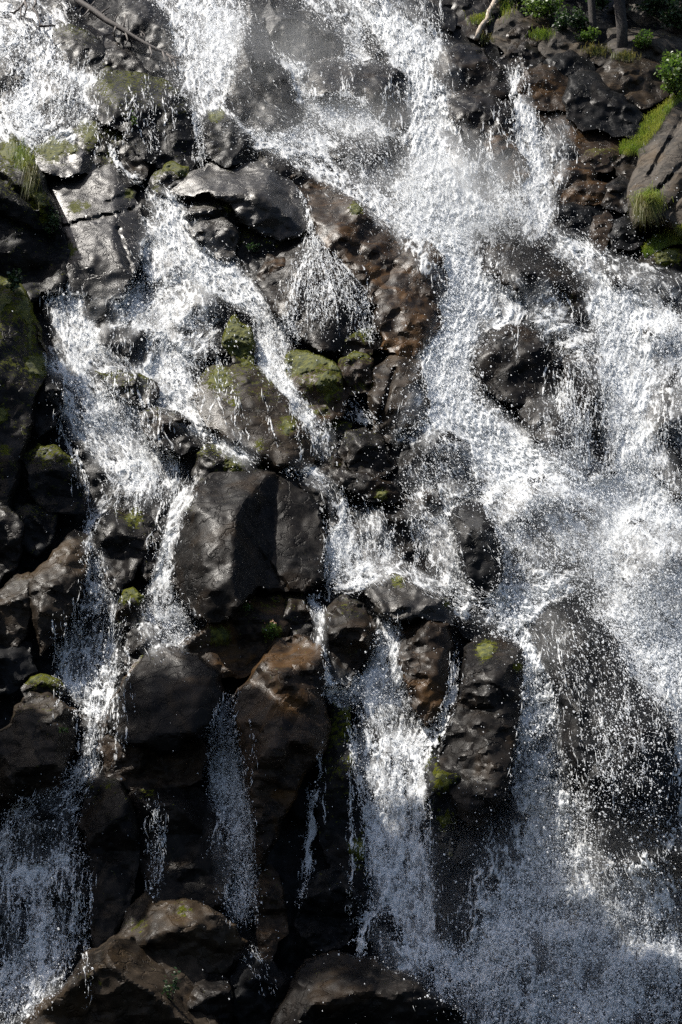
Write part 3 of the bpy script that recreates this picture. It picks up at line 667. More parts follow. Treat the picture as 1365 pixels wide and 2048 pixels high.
rock('boulder', 'brown angular boulder with lit top ledges at the photo edge', 'pale', 76, 0.08, [-60,1480,10,1462,34,1420,62,1392,96,1394,146,1422,142,1472,128,1530,118,1570,60,1592,-60,1600], 'boulder', G3, planes=[(80,1430,50,0.2,1.0),(60,1500,62,0.1,0.15),(80,1540,64,-0.2,-0.9),(130,1470,50,-1.2,0)], bulge=0.45, rough=1.4, dry=1.0)
rock('boulder', 'small stone awash beside the brown angular boulder', 'wet', 56, 0.0, [142,1450,158,1432,184,1438,192,1470,180,1505,154,1500], 'boulder', G3, dry=0.25)
rock('boulder', 'dark smooth boulder with mossy lip between two shaded streams', 'wet', 56, 0.12, [184,1088,198,1044,226,1024,280,1026,306,1046,300,1082,284,1112,262,1152,236,1178,216,1162,204,1115], 'boulder', G3, patch=[(270,1036,26,0.7)], bulge=0.42, dry=1.0)
rock('boulder', 'narrow dark stone wedged beside the mossy lipped boulder', 'wet', 48, 0.1, [274,1130,288,1098,302,1076,316,1060,332,1085,316,1132,296,1156], 'boulder', G3)
rock('boulder', 'small dark pebble shaped stone topping the inner stream', 'black', 50, 0.0, [312,1050,326,1032,346,1034,352,1054,336,1068,318,1066], 'boulder', G3)
rock('boulder', 'little moss covered stone between the twin streams', 'wet', 50, 0.55, [236,1215,246,1185,268,1178,288,1200,292,1236,264,1252,242,1244], 'boulder', G3, dry=0.95)
rock('boulder', 'speckled dark stone parting the inner stream', 'wet', 50, 0.0, [250,1325,260,1272,290,1244,322,1260,338,1302,318,1335,276,1345], 'boulder', G3)
rock('boulder', 'dark step of rock under the head of the lower shaded fall', 'black', 26, 0.0, [20,1650,50,1600,110,1590,150,1630,140,1700,80,1720,30,1710], 'boulder', G3, dry=0.7)
rock('boulder', 'black hump splitting the lower shaded fall', 'black', 30, 0.0, [95,1790,120,1740,160,1735,180,1790,170,1860,120,1870], 'boulder', G3, dry=0.8)
rock('boulder', 'black rock at the photo edge behind the lower shaded fall', 'black', 26, 0.0, [-60,1800,0,1770,50,1800,60,1870,20,1920,-60,1930], 'boulder', G3, dry=0.6)
# --- the great boulders below
rock('boulder', 'mossy ridge stone on the crown of the great boulder', 'wet', 50, 0.35, [388,950,400,905,430,888,470,904,520,926,536,950,500,968,440,964,404,972], patch=[(470,925,26,0.8)])
rock('boulder', 'great split boulder, one face glittering and the other in black shade', 'wet', 64, 0.0, [344,1120,352,1072,372,1020,396,968,424,946,470,944,520,940,562,946,598,964,624,992,642,1040,648,1100,642,1160,606,1186,560,1182,520,1176,500,1196,470,1232,430,1250,378,1216,346,1170], bulge=0.55, planes=[(430,1090,110,0.45,0.1),(480,960,52,0.1,1.3),(472,1060,126,-1.5,-0.12),(430,1200,95,0.25,-0.7),(365,1080,70,1.6,0.3)], rough=0.6, grow=1.02, patch=[(372,1010,18,0.5)], cracks=[(480,1050,575,1180,5,10)], dry=1.0)
rock('boulder', 'dark brown slanting prop stone under the great split boulder', 'wet', 40, 0.2, [520,1185,560,1178,600,1184,628,1230,646,1300,650,1362,620,1340,590,1290,556,1230], bulge=0.35, dry=1.0)
rock('boulder', 'brown mossy rock with two green sprigs below the great boulder', 'brown', 46, 0.15, [366,1290,398,1262,448,1228,500,1204,555,1198,580,1240,566,1292,520,1330,480,1352,440,1350,398,1332], bulge=0.35, patch=[(440,1270,26,0.9),(545,1262,22,0.8)], dry=0.95)
rock('boulder', 'smooth domed boulder with a broad glinting top in front of the inner stream', 'wet', 92, 0.0, [222,1442,244,1395,268,1350,290,1322,322,1302,352,1302,392,1320,430,1348,444,1382,424,1430,392,1474,350,1498,300,1494,250,1480], bulge=0.55, planes=[(340,1340,70,0.12,0.8),(350,1400,108,0.1,0.12),(290,1400,92,0.9,0.0),(410,1400,92,-1.0,-0.2),(340,1460,112,0.0,-1.0)], rough=0.45, edge=0.2, dry=1.0)
rock('boulder', 'thin brown lit sliver leaning on the smooth domed boulder', 'brown', 76, 0.3, [198,1440,225,1395,255,1350,284,1318,296,1326,270,1360,246,1402,226,1450,208,1462], bulge=0.4, dry=1.0)
rock('boulder', 'rough brown block in shade beneath the smooth domed boulder', 'brown', 64, 0.05, [204,1500,216,1466,260,1478,330,1496,392,1478,412,1510,390,1560,330,1580,260,1570,220,1560], bulge=0.32, dry=1.0)
rock('boulder', 'big faceted block with a sharp ridge beside the cleft', 'brown', 66, 0.04, [470,1420,484,1386,520,1340,552,1294,600,1286,640,1306,648,1350,640,1400,654,1440,644,1500,604,1550,566,1620,540,1700,522,1720,508,1620,490,1520], bulge=0.42, planes=[(540,1400,80,0.5,0.2),(560,1330,60,0.1,0.9),(600,1420,92,-0.35,-0.1),(570,1540,92,-0.2,-0.45),(640,1420,66,-1.3,0)], rough=1.6, dry=1.0)
rock('boulder', 'grey narrow block leaning against the big faceted block', 'pale', 80, 0.0, [476,1430,490,1376,512,1368,536,1400,542,1470,536,1540,516,1550,498,1500], bulge=0.4, dry=1.0)
rock('boulder', 'glittering square block with a flat top in the centre stream', 'glint', 62, 0.1, [738,1196,746,1168,788,1150,816,1154,850,1180,894,1198,906,1226,900,1250,880,1244,820,1240,760,1228], bulge=0.5, planes=[(820,1190,40,0.1,0.8),(820,1222,54,0.05,-0.4),(890,1215,44,-1.3,0)], patch=[(795,1160,18,0.7),(892,1208,14,0.7)], dry=0.97)
rock('boulder', 'tall brown pillar under the glittering square block', 'brown', 50, 0.03, [790,1236,860,1240,902,1246,902,1310,890,1385,872,1432,850,1444,822,1400,800,1320], bulge=0.4, planes=[(840,1300,56,0.4,-0.1),(880,1320,60,-1.2,-0.1)], patch=[(860,1420,20,0.3)], dry=0.97)
rock('boulder', 'knobbly purple brown rock between the two centre streams', 'wet', 58, 0.12, [642,1252,658,1216,690,1194,726,1214,752,1252,746,1294,716,1332,700,1368,664,1362,646,1312], bulge=0.5, rough=1.4, dry=1.0)
rock('boulder', 'tall leaning pillar with a mossy knob on its head', 'wet', 64, 0.05, [884,1500,905,1440,922,1390,932,1312,955,1288,1000,1288,1040,1304,1046,1350,1044,1400,1034,1445,1026,1500,1012,1580,972,1640,936,1640,905,1580], bulge=0.4, planes=[(980,1320,50,0.1,1.0),(960,1420,70,0.5,-0.05),(1000,1460,78,-0.35,-0.1),(1030,1440,56,-1.3,0),(980,1590,72,0.0,-0.6)], patch=[(972,1300,22,1.0),(1036,1335,12,0.9)], rough=1.3, dry=0.97)
rock('boulder', 'small dark stone in foam near the leaning pillar head', 'black', 26, 0.0, [922,1240,940,1200,975,1192,1002,1220,1000,1270,965,1284,935,1272])
rock('boulder', 'huge black hump veiled by falling drops at the plunge', 'black', 34, 0.0, [1062,1270,1100,1230,1160,1208,1212,1256,1256,1340,1306,1400,1350,1470,1360,1560,1350,1660,1260,1700,1180,1640,1130,1500,1108,1370], bulge=0.4, dry=0.85, edge=0.18, planes=[(1170,1290,120,0.7,0.6),(1190,1330,135,-0.25,0.15),(1300,1480,120,-0.9,-0.1),(1230,1560,125,-0.1,-0.5),(1110,1380,90,1.4,-0.1)])
rock('rock_wall', 'green mossy rock wall beside the long centre fall', 'black', 40, 0.35, [852,1560,876,1480,906,1470,930,1510,924,1610,904,1710,880,1780,862,1700], 'boulder', G1, patch=[(886,1560,34,0.7),(895,1640,26,0.6)], moss_green=1, dry=0.85)
rock('rock_wall', 'moss streaked rock wall behind the thin trickle', 'black', 30, 0.3, [640,1530,668,1420,700,1440,712,1560,730,1660,745,1740,738,1800,700,1820,660,1780,640,1660], 'boulder', G1, patch=[(722,1700,30,0.8),(690,1580,18,0.5)], dry=0.8)
rock('rock_wall', 'black dripping rock wall under the leaning pillar', 'black', 20, 0.12, [870,1700,905,1620,960,1640,1010,1600,1046,1640,1050,1720,1000,1780,960,1860,920,1900,870,1860], 'boulder', G1, bulge=0.2, dry=0.85)
rock('boulder', 'bumpy round black stone at the foot of the thin trickle', 'black', 52, 0.05, [598,1840,612,1780,640,1746,684,1742,712,1786,710,1850,680,1890,628,1894], rough=1.6, dry=1.0)
rock('boulder', 'narrow brown upright stone beside the sparse curtain of drops', 'brown', 54, 0.1, [512,1830,520,1760,542,1738,566,1780,574,1830,560,1880,540,1940,516,1930], bulge=0.4)
rock('boulder', 'tall dark rock with a mossy tip beside the lower shaded fall', 'wet', 60, 0.1, [162,1650,172,1590,196,1550,226,1546,252,1590,274,1650,272,1720,258,1800,224,1870,192,1890,178,1800], bulge=0.42, patch=[(222,1566,18,0.5)], dry=1.0)
rock('boulder', 'shaded rounded rock face between the two thin curtains', 'wet', 40, 0.04, [250,1600,290,1560,340,1562,400,1590,440,1640,460,1740,440,1800,360,1816,290,1800,272,1700], bulge=0.3, patch=[(300,1585,22,0.5)], dry=0.8)
rock('boulder', 'lit foreground boulder with a brown moss spot, behind the broad one', 'pale', 92, 0.0, [232,1880,262,1824,296,1796,340,1806,402,1812,462,1850,484,1882,444,1936,392,1944,330,1904,262,1888], bulge=0.5, top=0.6, patch=[(365,1820,20,0.6),(275,1850,22,0.5)], dry=1.0)
rock('boulder', 'broad foreground boulder with pale lit crown and leafy sprig', 'pale', 110, 0.0, [20,2070,90,2010,146,1966,176,1912,232,1880,310,1886,372,1912,402,1952,392,2002,440,2080,420,2160,60,2180], bulge=0.42, top=0.5, patch=[(190,1960,26,0.4)], dry=1.0)
rock('boulder', 'small dark stone beside the broad foreground boulder', 'wet', 90, 0.0, [372,2010,392,1950,420,1930,450,1960,462,2030,450,2090,390,2090], dry=1.0)
rock('boulder', 'dark foreground boulder with a ridged back before the plunge', 'wet', 120, 0.0, [540,2090,570,2010,596,1966,622,1928,680,1908,752,1920,832,1958,900,2010,920,2038,918,2120,540,2140], bulge=0.45, planes=[(720,1960,100,0.1,0.9),(720,2000,120,-0.1,-0.7),(600,1990,90,0.9,0.2),(870,2020,100,-0.9,0)], dry=1.0)
rock('boulder', 'dark low stone in the gap between the foreground boulders', 'black', 60, 0.05, [462,1960,500,1910,550,1930,580,1960,560,2030,500,2060,468,2030], dry=1.0)
rock('boulder', 'black stone under the foot of the long centre fall', 'black', 44, 0.0, [716,1880,740,1838,780,1830,806,1870,800,1930,750,1940])
rock('boulder', 'dark hump awash in the wide plunge foam', 'black', 16, 0.0, [1000,1960,1030,1880,1070,1860,1090,1930,1100,2020,1060,2080,1010,2060], dry=0.25)
rock('boulder', 'dark rock behind drops at the photo edge of the plunge', 'black', 18, 0.0, [1180,1720,1260,1700,1360,1660,1450,1700,1450,1860,1330,1850,1240,1820])
# ------------------------------------------------------------------ white water: lumpy, lacy sheets that run over the rocks
def box1(A, r, ax):
    A = np.moveaxis(A, ax, 0)
    P = np.pad(A, [(r + 1, r)] + [(0, 0)] * (A.ndim - 1), 'edge')
    c = np.cumsum(P, 0)
    return np.moveaxis((c[2 * r + 1:] - c[:-2 * r - 1]) / (2 * r + 1), 0, ax)
def blur(A, r):
    for _ in range(2):
        A = box1(box1(A, r, 0), r, 1)
    return A
SB = blur(S, 5)
SB2 = blur(S, 14)

def spline(pts, step):
    P = np.array(pts, float)
    Q = np.r_[[2 * P[0] - P[1]], P, [2 * P[-1] - P[-2]]]
    out = []
    for i in range(1, len(Q) - 2):
        p0, p1, p2, p3 = Q[i - 1], Q[i], Q[i + 1], Q[i + 2]
        n = max(2, int(np.hypot(*(p2 - p1)[:2]) / step))
        t = (np.arange(n) / n)[:, None]
        out.append(0.5 * (2 * p1 + (p2 - p0) * t + (2 * p0 - 5 * p1 + 4 * p2 - p3) * t * t + (3 * p1 - p0 - 3 * p2 + p3) * t ** 3))
    return np.r_[np.concatenate(out), P[-1:]]

def add_veil(body, pts, alpha, cling, lift, seed, step=4.5):   # the soft translucent sheet inside a stream
    C = spline(pts, step); n = len(C)
    T = np.gradient(C[:, :2], axis=0); T /= np.maximum(np.hypot(T[:, 0], T[:, 1]), 1e-6)[:, None]
    for _ in range(8):
        T[1:-1] = (T[:-2] + T[1:-1] * 2 + T[2:]) / 4
    T /= np.hypot(T[:, 0], T[:, 1])[:, None]
    W = C[:, 2]; m = max(5, int(W.max() * 1.2 / step)); t = np.linspace(-1.2, 1.2, m)
    a = t[None, :] * W[:, None] / 2; b = np.repeat((np.arange(n) * step)[:, None], m, 1)
    X = C[:, 0:1] - T[:, 1:2] * a; Y = C[:, 1:2] + T[:, 0:1] * a
    wa = a + 10 * fbm(X / 50, Y / 50, 2, seed + 40)
    f = fbm(wa / 11, b / 70, 3, seed + 41) * 0.6 + fbm(wa / 34, b / 90, 3, seed + 42) * 0.7
    ed = np.abs(t)[None, :] + 0.2 * fbm(b / 50, a / 150, 3, seed + 43)
    el = min(60, 0.25 * n * step)
    al = alpha * sstep(-0.55, 0.45, f) * (1 - sstep(0.45, 1.1, ed)) * sstep(0, el, b) * sstep(0, el, n * step - b)
    al = np.clip(al * (1 - 0.85 * sample(DRY, X, Y)), 0, 1)
    h = cling * sample(S, X, Y) + (1 - cling) * np.maximum(sample(SB, X, Y), sample(SB2, X, Y)) + lift + 4 * f
    i = np.arange(n * m).reshape(n, m)
    q = np.stack([i[:-1, :-1], i[:-1, 1:], i[1:, 1:], i[1:, :-1]], -1).reshape(-1, 4)
    q = q[al.ravel()[q].max(1) > 0.01]
    used = np.unique(q); mp = np.full(n * m, -1); mp[used] = np.arange(len(used))
    L = WV.setdefault(body, [[], [], 0, [], []])
    L[0].append(place(X.ravel()[used], Y.ravel()[used], h.ravel()[used])); L[1].append(mp[q] + L[2]); L[2] += len(used)
    L[3].append(al.ravel()[used])

DROPS = []                                                # px, py, h, radius in photograph pixels
WV = {}
rsW = np.random.RandomState(4)
VEIL = {'misty': 0.45, 'far': 0.28, 'shaded': 0.35, 'plunge': 0.2, 'right': 0.55}
AMPX = {'plunge': 2.8, 'shaded': 1.3}
def stream(body, pts, dens, amp=20, cling=0.5, lift=3, fine=1.0, drops=0.06, rmed=0.9, spread=10, up=14, step=2.7, stretch=1.9, soft=0.5, over=1.0, veil=None, strands=1.0):
    veil = VEIL.get(body, 0.7) if veil is None else veil
    fine = fine * 0.72; amp = amp * 0.45 * AMPX.get(body, 1)
    if body == 'plunge': fine = fine * 1.35; dens = dens * 0.93
    seed = int(abs(pts[0][0] * 7 + pts[0][1] * 13)) % 5003
    C = spline(pts, step)
    n = len(C)
    T = np.gradient(C[:, :2], axis=0); T /= np.maximum(np.hypot(T[:, 0], T[:, 1]), 1e-6)[:, None]
    for _ in range(12):
        T[1:-1] = (T[:-2] + T[1:-1] * 2 + T[2:]) / 4
    T /= np.hypot(T[:, 0], T[:, 1])[:, None]
    W = np.maximum(C[:, 2], 4)
    m = max(6, int(W.max() * 1.25 / step))
    t = np.linspace(-1.25, 1.25, m)
    a = t[None, :] * W[:, None] / 2
    b = np.repeat((np.arange(n) * step)[:, None], m, 1)
    X = C[:, 0:1] - T[:, 1:2] * a; Y = C[:, 1:2] + T[:, 0:1] * a
    wa = a + 16 * fine * fbm(X / 46, Y / 46, 3, seed); wb = b + 16 * fine * fbm(X / 46, Y / 46, 3, seed + 3)
    n1 = fbm(wa / (24 * fine), wb / (24 * fine * stretch), 4, seed + 1)
    n2 = ridged(wa / (15 * fine), wb / (15 * fine * stretch), 3, seed + 2) - 0.5
    n3 = fbm(X / 5.5, Y / (5.5 * 1.4), 2, seed + 6)
    F = 0.8 * n1 + 1.0 * n2 + 0.26 * n3
    rk = np.empty(F.size); rk[np.argsort(F.ravel())] = np.linspace(0, 1, F.size); F = rk.reshape(F.shape)
    ed = np.abs(t)[None, :] + 0.22 * fbm(b / 60, a / 200 + 5 * np.sign(a), 3, seed + 4)
    d = dens * (1 - sstep(1 - soft, 1.15, ed)) + 0.22 * fbm(X / 75, Y / 95, 3, seed + 5) * min(1, 2.4 * (1 - dens) + 0.08)
    bt = (n * step) - b; el = min(50, 0.25 * n * step)
    ends = np.minimum(sstep(0, el, b), sstep(0, el, bt)) * 0.6 + 0.4
    d = np.clip(d, 0, 0.985) * np.where(ed > 1.12, 0, 1) * ends
    if body in ('plunge', 'right', 'shaded'):
        d = d * (1 - 0.45 * sstep(0.02, 0.42, fbm(X / 110, Y / 130, 3, 91)))
        if body == 'plunge': d = d * (1 - 0.75 * sstep(0.0, 0.5, fbm(X / 70, Y / 95, 4, 191)) * sstep(1500, 1720, Y))
    d = d * (1 - sample(DRY, X, Y) * over)
    th = F - (1 - d)
    base = cling * sample(S, X, Y) + (1 - cling) * np.maximum(sample(SB, X, Y), sample(SB2, X, Y))
    h = base + lift + amp * np.clip(th, -0.05, 1) * (0.55 + 0.9 * sstep(-0.6, 0.7, fbm(X / 16, Y / 20, 3, seed + 9))) 
    keep = th > 0
    if W.mean() > 44 and veil > 0:
        add_veil(body, pts, veil * dens, cling, lift + 4, seed)
    i = np.arange(n * m).reshape(n, m)
    q = np.stack([i[:-1, :-1], i[:-1, 1:], i[1:, 1:], i[1:, :-1]], -1).reshape(-1, 4)
    kq = keep.ravel()[q].sum(1) >= 3
    q = q[kq]
    used = np.unique(q); mp = np.full(n * m, -1); mp[used] = np.arange(len(used))
    V = place(X.ravel()[used], Y.ravel()[used], h.ravel()[used])
    L = WV.setdefault(body, [[], [], 0, [], []])
    L[3].append((0.04 + (0.3 if W.mean() < 55 else 0) + (0.66 if W.mean() < 55 else 0.96) * sstep(-0.02, 0.34, th)).ravel()[used] * np.clip(0.25 + ends.ravel()[used] * 0.75 , 0, 1))
    L[0].append(V); L[1].append(mp[q] + L[2]); L[2] += len(V)
    # short falling strands drawn out along the flow
    ns = int((0.016 if W.mean() < 90 else 0.0075) * strands * W.mean() * n * step)
    if ns:
        wgt = (np.clip(d, 0, 1) + 0.12 * (ed < 1.1)).ravel() * (1 - 0.8 * sample(DRY, X, Y).ravel() * over)
        pk = rsW.choice(n * m, ns, p=wgt / wgt.sum())
        tx = T[pk // m, 0]; ty = T[pk // m, 1]
        ang = rsW.normal(0, 0.22, ns); tx, ty = tx * np.cos(ang) - ty * np.sin(ang), tx * np.sin(ang) + ty * np.cos(ang)
        tx *= 0.8; ty = ty * 0.8 + 0.25
        L2 = np.clip(rsW.exponential(7, ns) + 4, 4, 30) * 0.5; wd = np.clip(rsW.lognormal(-0.2, 0.4, ns), 0.35, 2.0)
        cx = X.ravel()[pk] + rsW.normal(0, 4, ns); cy = Y.ravel()[pk] + rsW.normal(0, 4, ns)
        hc = np.maximum(h.ravel()[pk], sample(S, cx, cy)) + rsW.exponential(5, ns) + 1
        bend = rsW.normal(0, 1.6, ns)
        ring = [place(cx - tx * L2, cy - ty * L2, hc + 1)] + [place(cx + bend + wd * a_, cy + wd * b_ * 0.3, hc + wd * b_) for a_, b_ in ((1, 0), (-0.5, 0.87), (-0.5, -0.87))] + [place(cx + tx * L2, cy + ty * L2, hc - 1)]
        SV = np.stack(ring, 1).reshape(-1, 3); o5 = np.arange(ns)[:, None] * 5
        SF = np.concatenate([o5 + np.array(f) for f in ([0, 1, 2], [0, 2, 3], [0, 3, 1], [4, 2, 1], [4, 3, 2], [4, 1, 3])])
        L[0].append(SV); L[3].append(np.full(len(SV), 0.8)); L[4].append(SF + L[2]); L[2] += len(SV)
    # drops thrown off the water
    dd = np.clip(d, 0, 1).ravel() * (W[:, None] * np.ones((1, m))).ravel()
    nd = int(DROPN * drops * (W.mean() * n * step))
    if nd:
        pk = rsW.choice(len(dd), nd, p=dd / dd.sum())
        px = X.ravel()[pk] + rsW.normal(0, spread, nd); py = Y.ravel()[pk] + rsW.normal(0, spread, nd)
        hh = np.maximum(h.ravel()[pk], sample(S, px, py)) + rsW.exponential(up, nd) + 1
        r = np.clip(DROPR * rmed * np.exp(rsW.normal(0, 0.55, nd)), 0.18, 2.2)
        DROPS.append(np.stack([px, py, hh, r], -1))

DROPN = 0.7; DROPR = 0.5
def spray(cx, cy, rx, ry, n, rmed=0.8, up=30, ang=0, sig=0.5):
    n = int(n * 0.45); rmed = rmed * 0.5
    u = rsW.normal(0, 0.5, (n, 2))
    ca, sa = math.cos(ang), math.sin(ang)
    x = u[:, 0] * rx; y = u[:, 1] * ry
    px = cx + x * ca - y * sa; py = cy + x * sa + y * ca
    den = 0.5 + 0.5 * fbm(px / 38, py / 38, 3, int(cx)) * 1.8 - 0.5 * sstep(0.0, 0.42, fbm(px / 110, py / 130, 3, 91)) - 0.7 * sstep(0.0, 0.5, fbm(px / 70, py / 95, 4, 191)) * sstep(1500, 1720, py)       # clumps and gaps
    k = rsW.uniform(0, 1, n) < np.clip(den, 0.08, 1)
    px, py = px[k], py[k]; n = len(px)
    hh = sample(S, px, py) + 2 + np.abs(rsW.normal(0, up, n))
    r = np.clip(rmed * np.exp(rsW.normal(0, sig, n)), 0.16, 2.2)
    DROPS.append(np.stack([px, py, hh, r], -1))

A = 'main'
stream(A, [(748,-60,120),(770,10,110),(800,70,100),(838,150,110),(862,230,130),(885,320,175),(905,410,220),(935,480,230)], 0.93, 34, 0.35, 6, drops=0.14, spread=16, up=22)
stream(A, [(880,300,120),(905,400,170),(920,470,200)], 0.96, 40, 0.0, 10, drops=0.05)
stream(A, [(800,430,110),(870,500,130),(950,520,150)], 0.9, 36, 0.1, 8)
stream(A, [(760,-30,150),(800,40,140),(850,110,120),(900,200,110)], 0.5, 18, 0.9, 3, drops=0.08)
stream(A, [(940,480,200),(935,560,150),(925,620,120),(900,690,120),(895,760,130),(905,820,150),(960,880,150),(1040,930,130),(1130,955,110)], 0.96, 38, 0.25, 8, drops=0.14, spread=16, up=22)
stream(A, [(900,520,90),(915,600,90),(895,680,100),(880,760,130),(860,830,150),(830,910,120)], 0.82, 30, 0.4, 6, drops=0.18, spread=20, up=26)
stream(A, [(970,560,150),(1000,620,130),(960,650,100)], 0.85, 30, 0.5, 5)
stream(A, [(790,330,60),(850,400,110),(880,470,160),(900,560,130)], 0.95, 24, 0.2, 8, over=0.3)
stream(A, [(1130,600,170),(1060,640,90)], 0.72, 22, 0.7, 4)
stream(A, [(850,220,70),(880,330,130),(905,420,190),(935,490,200)], 0.97, 22, 0.1, 2, drops=0, fine=1.6)
stream(A, [(940,490,170),(925,580,110),(905,680,90),(890,770,110),(905,830,120),(980,900,120),(1080,950,90)], 0.97, 22, 0.2, 2, drops=0, fine=1.6)
B = 'side'
stream(B, [(1025,120,40),(1040,180,46),(1050,250,56),(1062,310,66),(1075,380,80),(1078,440,90),(1085,490,110)], 0.93, 24, 0.2, 6, drops=0.15, spread=12)
stream(B, [(1085,235,60),(1110,280,90),(1110,330,70),(1090,390,60)], 0.55, 10, 0.9, 2)
stream(B, [(975,255,40),(985,300,50),(995,360,60),(1010,420,110),(1030,470,150)], 0.6, 14, 0.8, 3, drops=0.15)
stream(A, [(700,-60,90),(735,-10,90),(770,30,80),(800,80,80),(835,140,80)], 0.95, 26, 0.3, 8, over=0.4)
C = 'misty'
stream(C, [(600,-60,150),(650,-10,120),(700,40,100),(745,80,80)], 0.5, 14, 0.8, 3, drops=0.12)
stream(C, [(360,-60,180),(400,30,190),(420,120,180),(450,200,150),(540,262,110),(640,310,110),(720,365,110),(790,430,100),(850,475,80)], 0.8, 30, 0.2, 8, drops=0.3, spread=22, up=30, rmed=0.75)
stream(C, [(548,90,70),(600,160,90),(660,215,90),(730,255,80),(800,280,60)], 0.85, 24, 0.3, 6, drops=0.25, spread=16)
stream(C, [(430,20,90),(480,110,110),(520,200,120),(600,240,100)], 0.5, 14, 0.9, 3, drops=0.25, spread=20)
stream(C, [(640,130,120),(720,150,150),(770,220,80)], 0.42, 8, 1.0, 2, drops=0.16)
stream(C, [(700,270,110),(750,330,110),(770,390,90)], 0.5, 8, 1.0, 2, drops=0.2)
stream(C, [(420,300,40),(500,245,60),(600,270,90)], 0.4, 10, 0.6, 3, drops=0.4, spread=24, up=20, rmed=0.6)
D = 'far'
stream(D, [(-60,40,160),(40,50,170),(80,110,190),(100,180,190),(95,250,160),(60,290,120)], 0.74, 30, 0.4, 6, drops=0.22, spread=18, up=26)
stream(D, [(150,110,120),(160,190,110),(140,250,90)], 0.6, 18, 0.8, 3, drops=0.16)
stream(D, [(20,180,160),(40,250,120),(90,270,80)], 0.75, 20, 0.5, 5, drops=0.2)
stream(D, [(216,268,14),(224,300,16),(238,326,20),(262,350,16),(290,366,24)], 0.95, 10, 0.8, 5, drops=0.1, spread=4)
stream(D, [(292,160,14),(300,210,18),(306,260,16),(312,310,20)], 0.75, 6, 1.0, 2, drops=0.3, spread=5)
stream(D, [(378,210,20),(396,250,24),(402,290,22),(405,330,34)], 0.88, 10, 0.7, 4, drops=0.3, spread=6)
stream(D, [(190,175,16),(188,230,22)], 0.8, 8, 0.8, 3)
E = 'middle'
stream(E, [(300,372,40),(330,410,70),(360,460,90),(400,510,100),(450,560,90),(500,600,60),(540,640,50)], 0.93, 24, 0.25, 7, drops=0.16, spread=12)
stream(E, [(260,440,40),(300,480,90),(340,540,130),(370,600,160),(380,660,160)], 0.8, 18, 0.8, 3, drops=0.12)
stream(E, [(290,560,130),(250,610,140),(220,660,130),(200,710,110)], 0.8, 18, 0.7, 3, drops=0.1)
stream(E, [(140,560,60),(135,610,90),(150,660,90),(180,710,80),(250,740,60)], 0.88, 18, 0.3, 5, drops=0.08)
stream(E, [(420,620,120),(330,700,160),(330,760,120),(370,810,100),(430,850,90),(480,900,60),(520,930,40)], 0.84, 22, 0.5, 5, drops=0.14, spread=14)
stream(E, [(540,610,60),(540,680,80),(560,750,70),(600,810,60),(640,860,60),(650,920,50)], 0.82, 18, 0.35, 4, drops=0.2, spread=12)
stream(E, [(100,690,60),(130,740,90),(170,800,110),(200,860,110),(240,910,110),(270,960,110),(250,1010,80)], 0.74, 18, 0.55, 4, drops=0.1)
stream(E, [(190,760,80),(240,830,90),(290,890,90),(330,950,80),(340,1010,60)], 0.5, 12, 0.8, 3, drops=0.12)
stream(E, [(285,850,22),(290,920,24),(300,980,40)], 0.85, 10, 0.6, 3)
stream(E, [(400,960,40),(370,1010,50),(345,1060,40),(335,1110,36),(325,1160,44),(318,1205,70)], 0.82, 14, 0.3, 4, drops=0.14, spread=7)
stream(E, [(318,1195,100),(320,1240,120),(345,1285,120),(370,1310,80)], 0.66, 16, 0.85, 3, drops=0.22, spread=12)
stream(E, [(690,840,40),(690,800,30),(720,830,30),(760,850,40)], 0.5, 8, 0.8, 2)
F_ = 'shaded'
stream(F_, [(230,1000,60),(200,1035,40),(182,1080,44),(195,1140,70),(210,1190,80),(190,1250,100)], 0.78, 16, 0.45, 4, drops=0.1, spread=8)
stream(F_, [(190,1240,110),(180,1300,130),(180,1360,120),(195,1410,70),(188,1470,46),(176,1530,50),(150,1580,80)], 0.66, 16, 0.5, 4, drops=0.12, spread=9)
stream(F_, [(160,1570,60),(110,1610,110),(80,1680,170),(70,1760,200),(60,1850,200),(50,1950,170),(20,2060,150)], 0.62, 20, 0.3, 5, drops=0.14, spread=12, stretch=2.6)
stream(F_, [(60,1590,40),(40,1640,50),(10,1700,60)], 0.5, 10, 0.7, 4, drops=0.2)
G_ = 'centre'
stream(G_, [(560,925,30),(600,940,46),(640,962,44),(672,990,40),(680,1040,50),(690,1100,70),(700,1150,80)], 0.88, 14, 0.5, 4, drops=0.14, spread=8)
stream(G_, [(664,1050,30),(660,1110,40),(668,1170,50)], 0.62, 10, 0.7, 3, drops=0.15)
stream(G_, [(720,1000,60),(745,1060,70),(760,1120,90),(800,1165,60)], 0.6, 10, 0.9, 3, drops=0.1)
stream(G_, [(810,1000,70),(850,1030,80),(875,1080,80),(895,1140,70),(910,1190,60)], 0.82, 18, 0.5, 4, drops=0.15, spread=9)
stream(G_, [(660,1165,50),(720,1155,60),(780,1135,46),(840,1160,40),(890,1190,36)], 0.9, 16, 0.1, 4, drops=0.1, spread=8)
stream(G_, [(625,1190,30),(640,1250,30),(652,1330,40),(680,1370,80),(720,1400,100)], 0.84, 12, 0.35, 4, drops=0.1, spread=6)
stream(G_, [(775,1225,56),(780,1280,70),(775,1340,90),(765,1400,120),(790,1450,150)], 0.78, 18, 0.4, 4, drops=0.14, spread=9, stretch=2.4)
stream(G_, [(780,1430,150),(790,1520,150),(800,1620,140),(806,1720,150),(812,1800,150),(830,1880,170),(860,1960,150)], 0.72, 20, 0.3, 6, drops=0.14, spread=10, stretch=3.0, fine=0.8)
stream(G_, [(910,1310,14),(905,1370,26),(890,1420,40),(865,1480,60),(830,1540,70)], 0.85, 12, 0.3, 4, drops=0.12, spread=6)
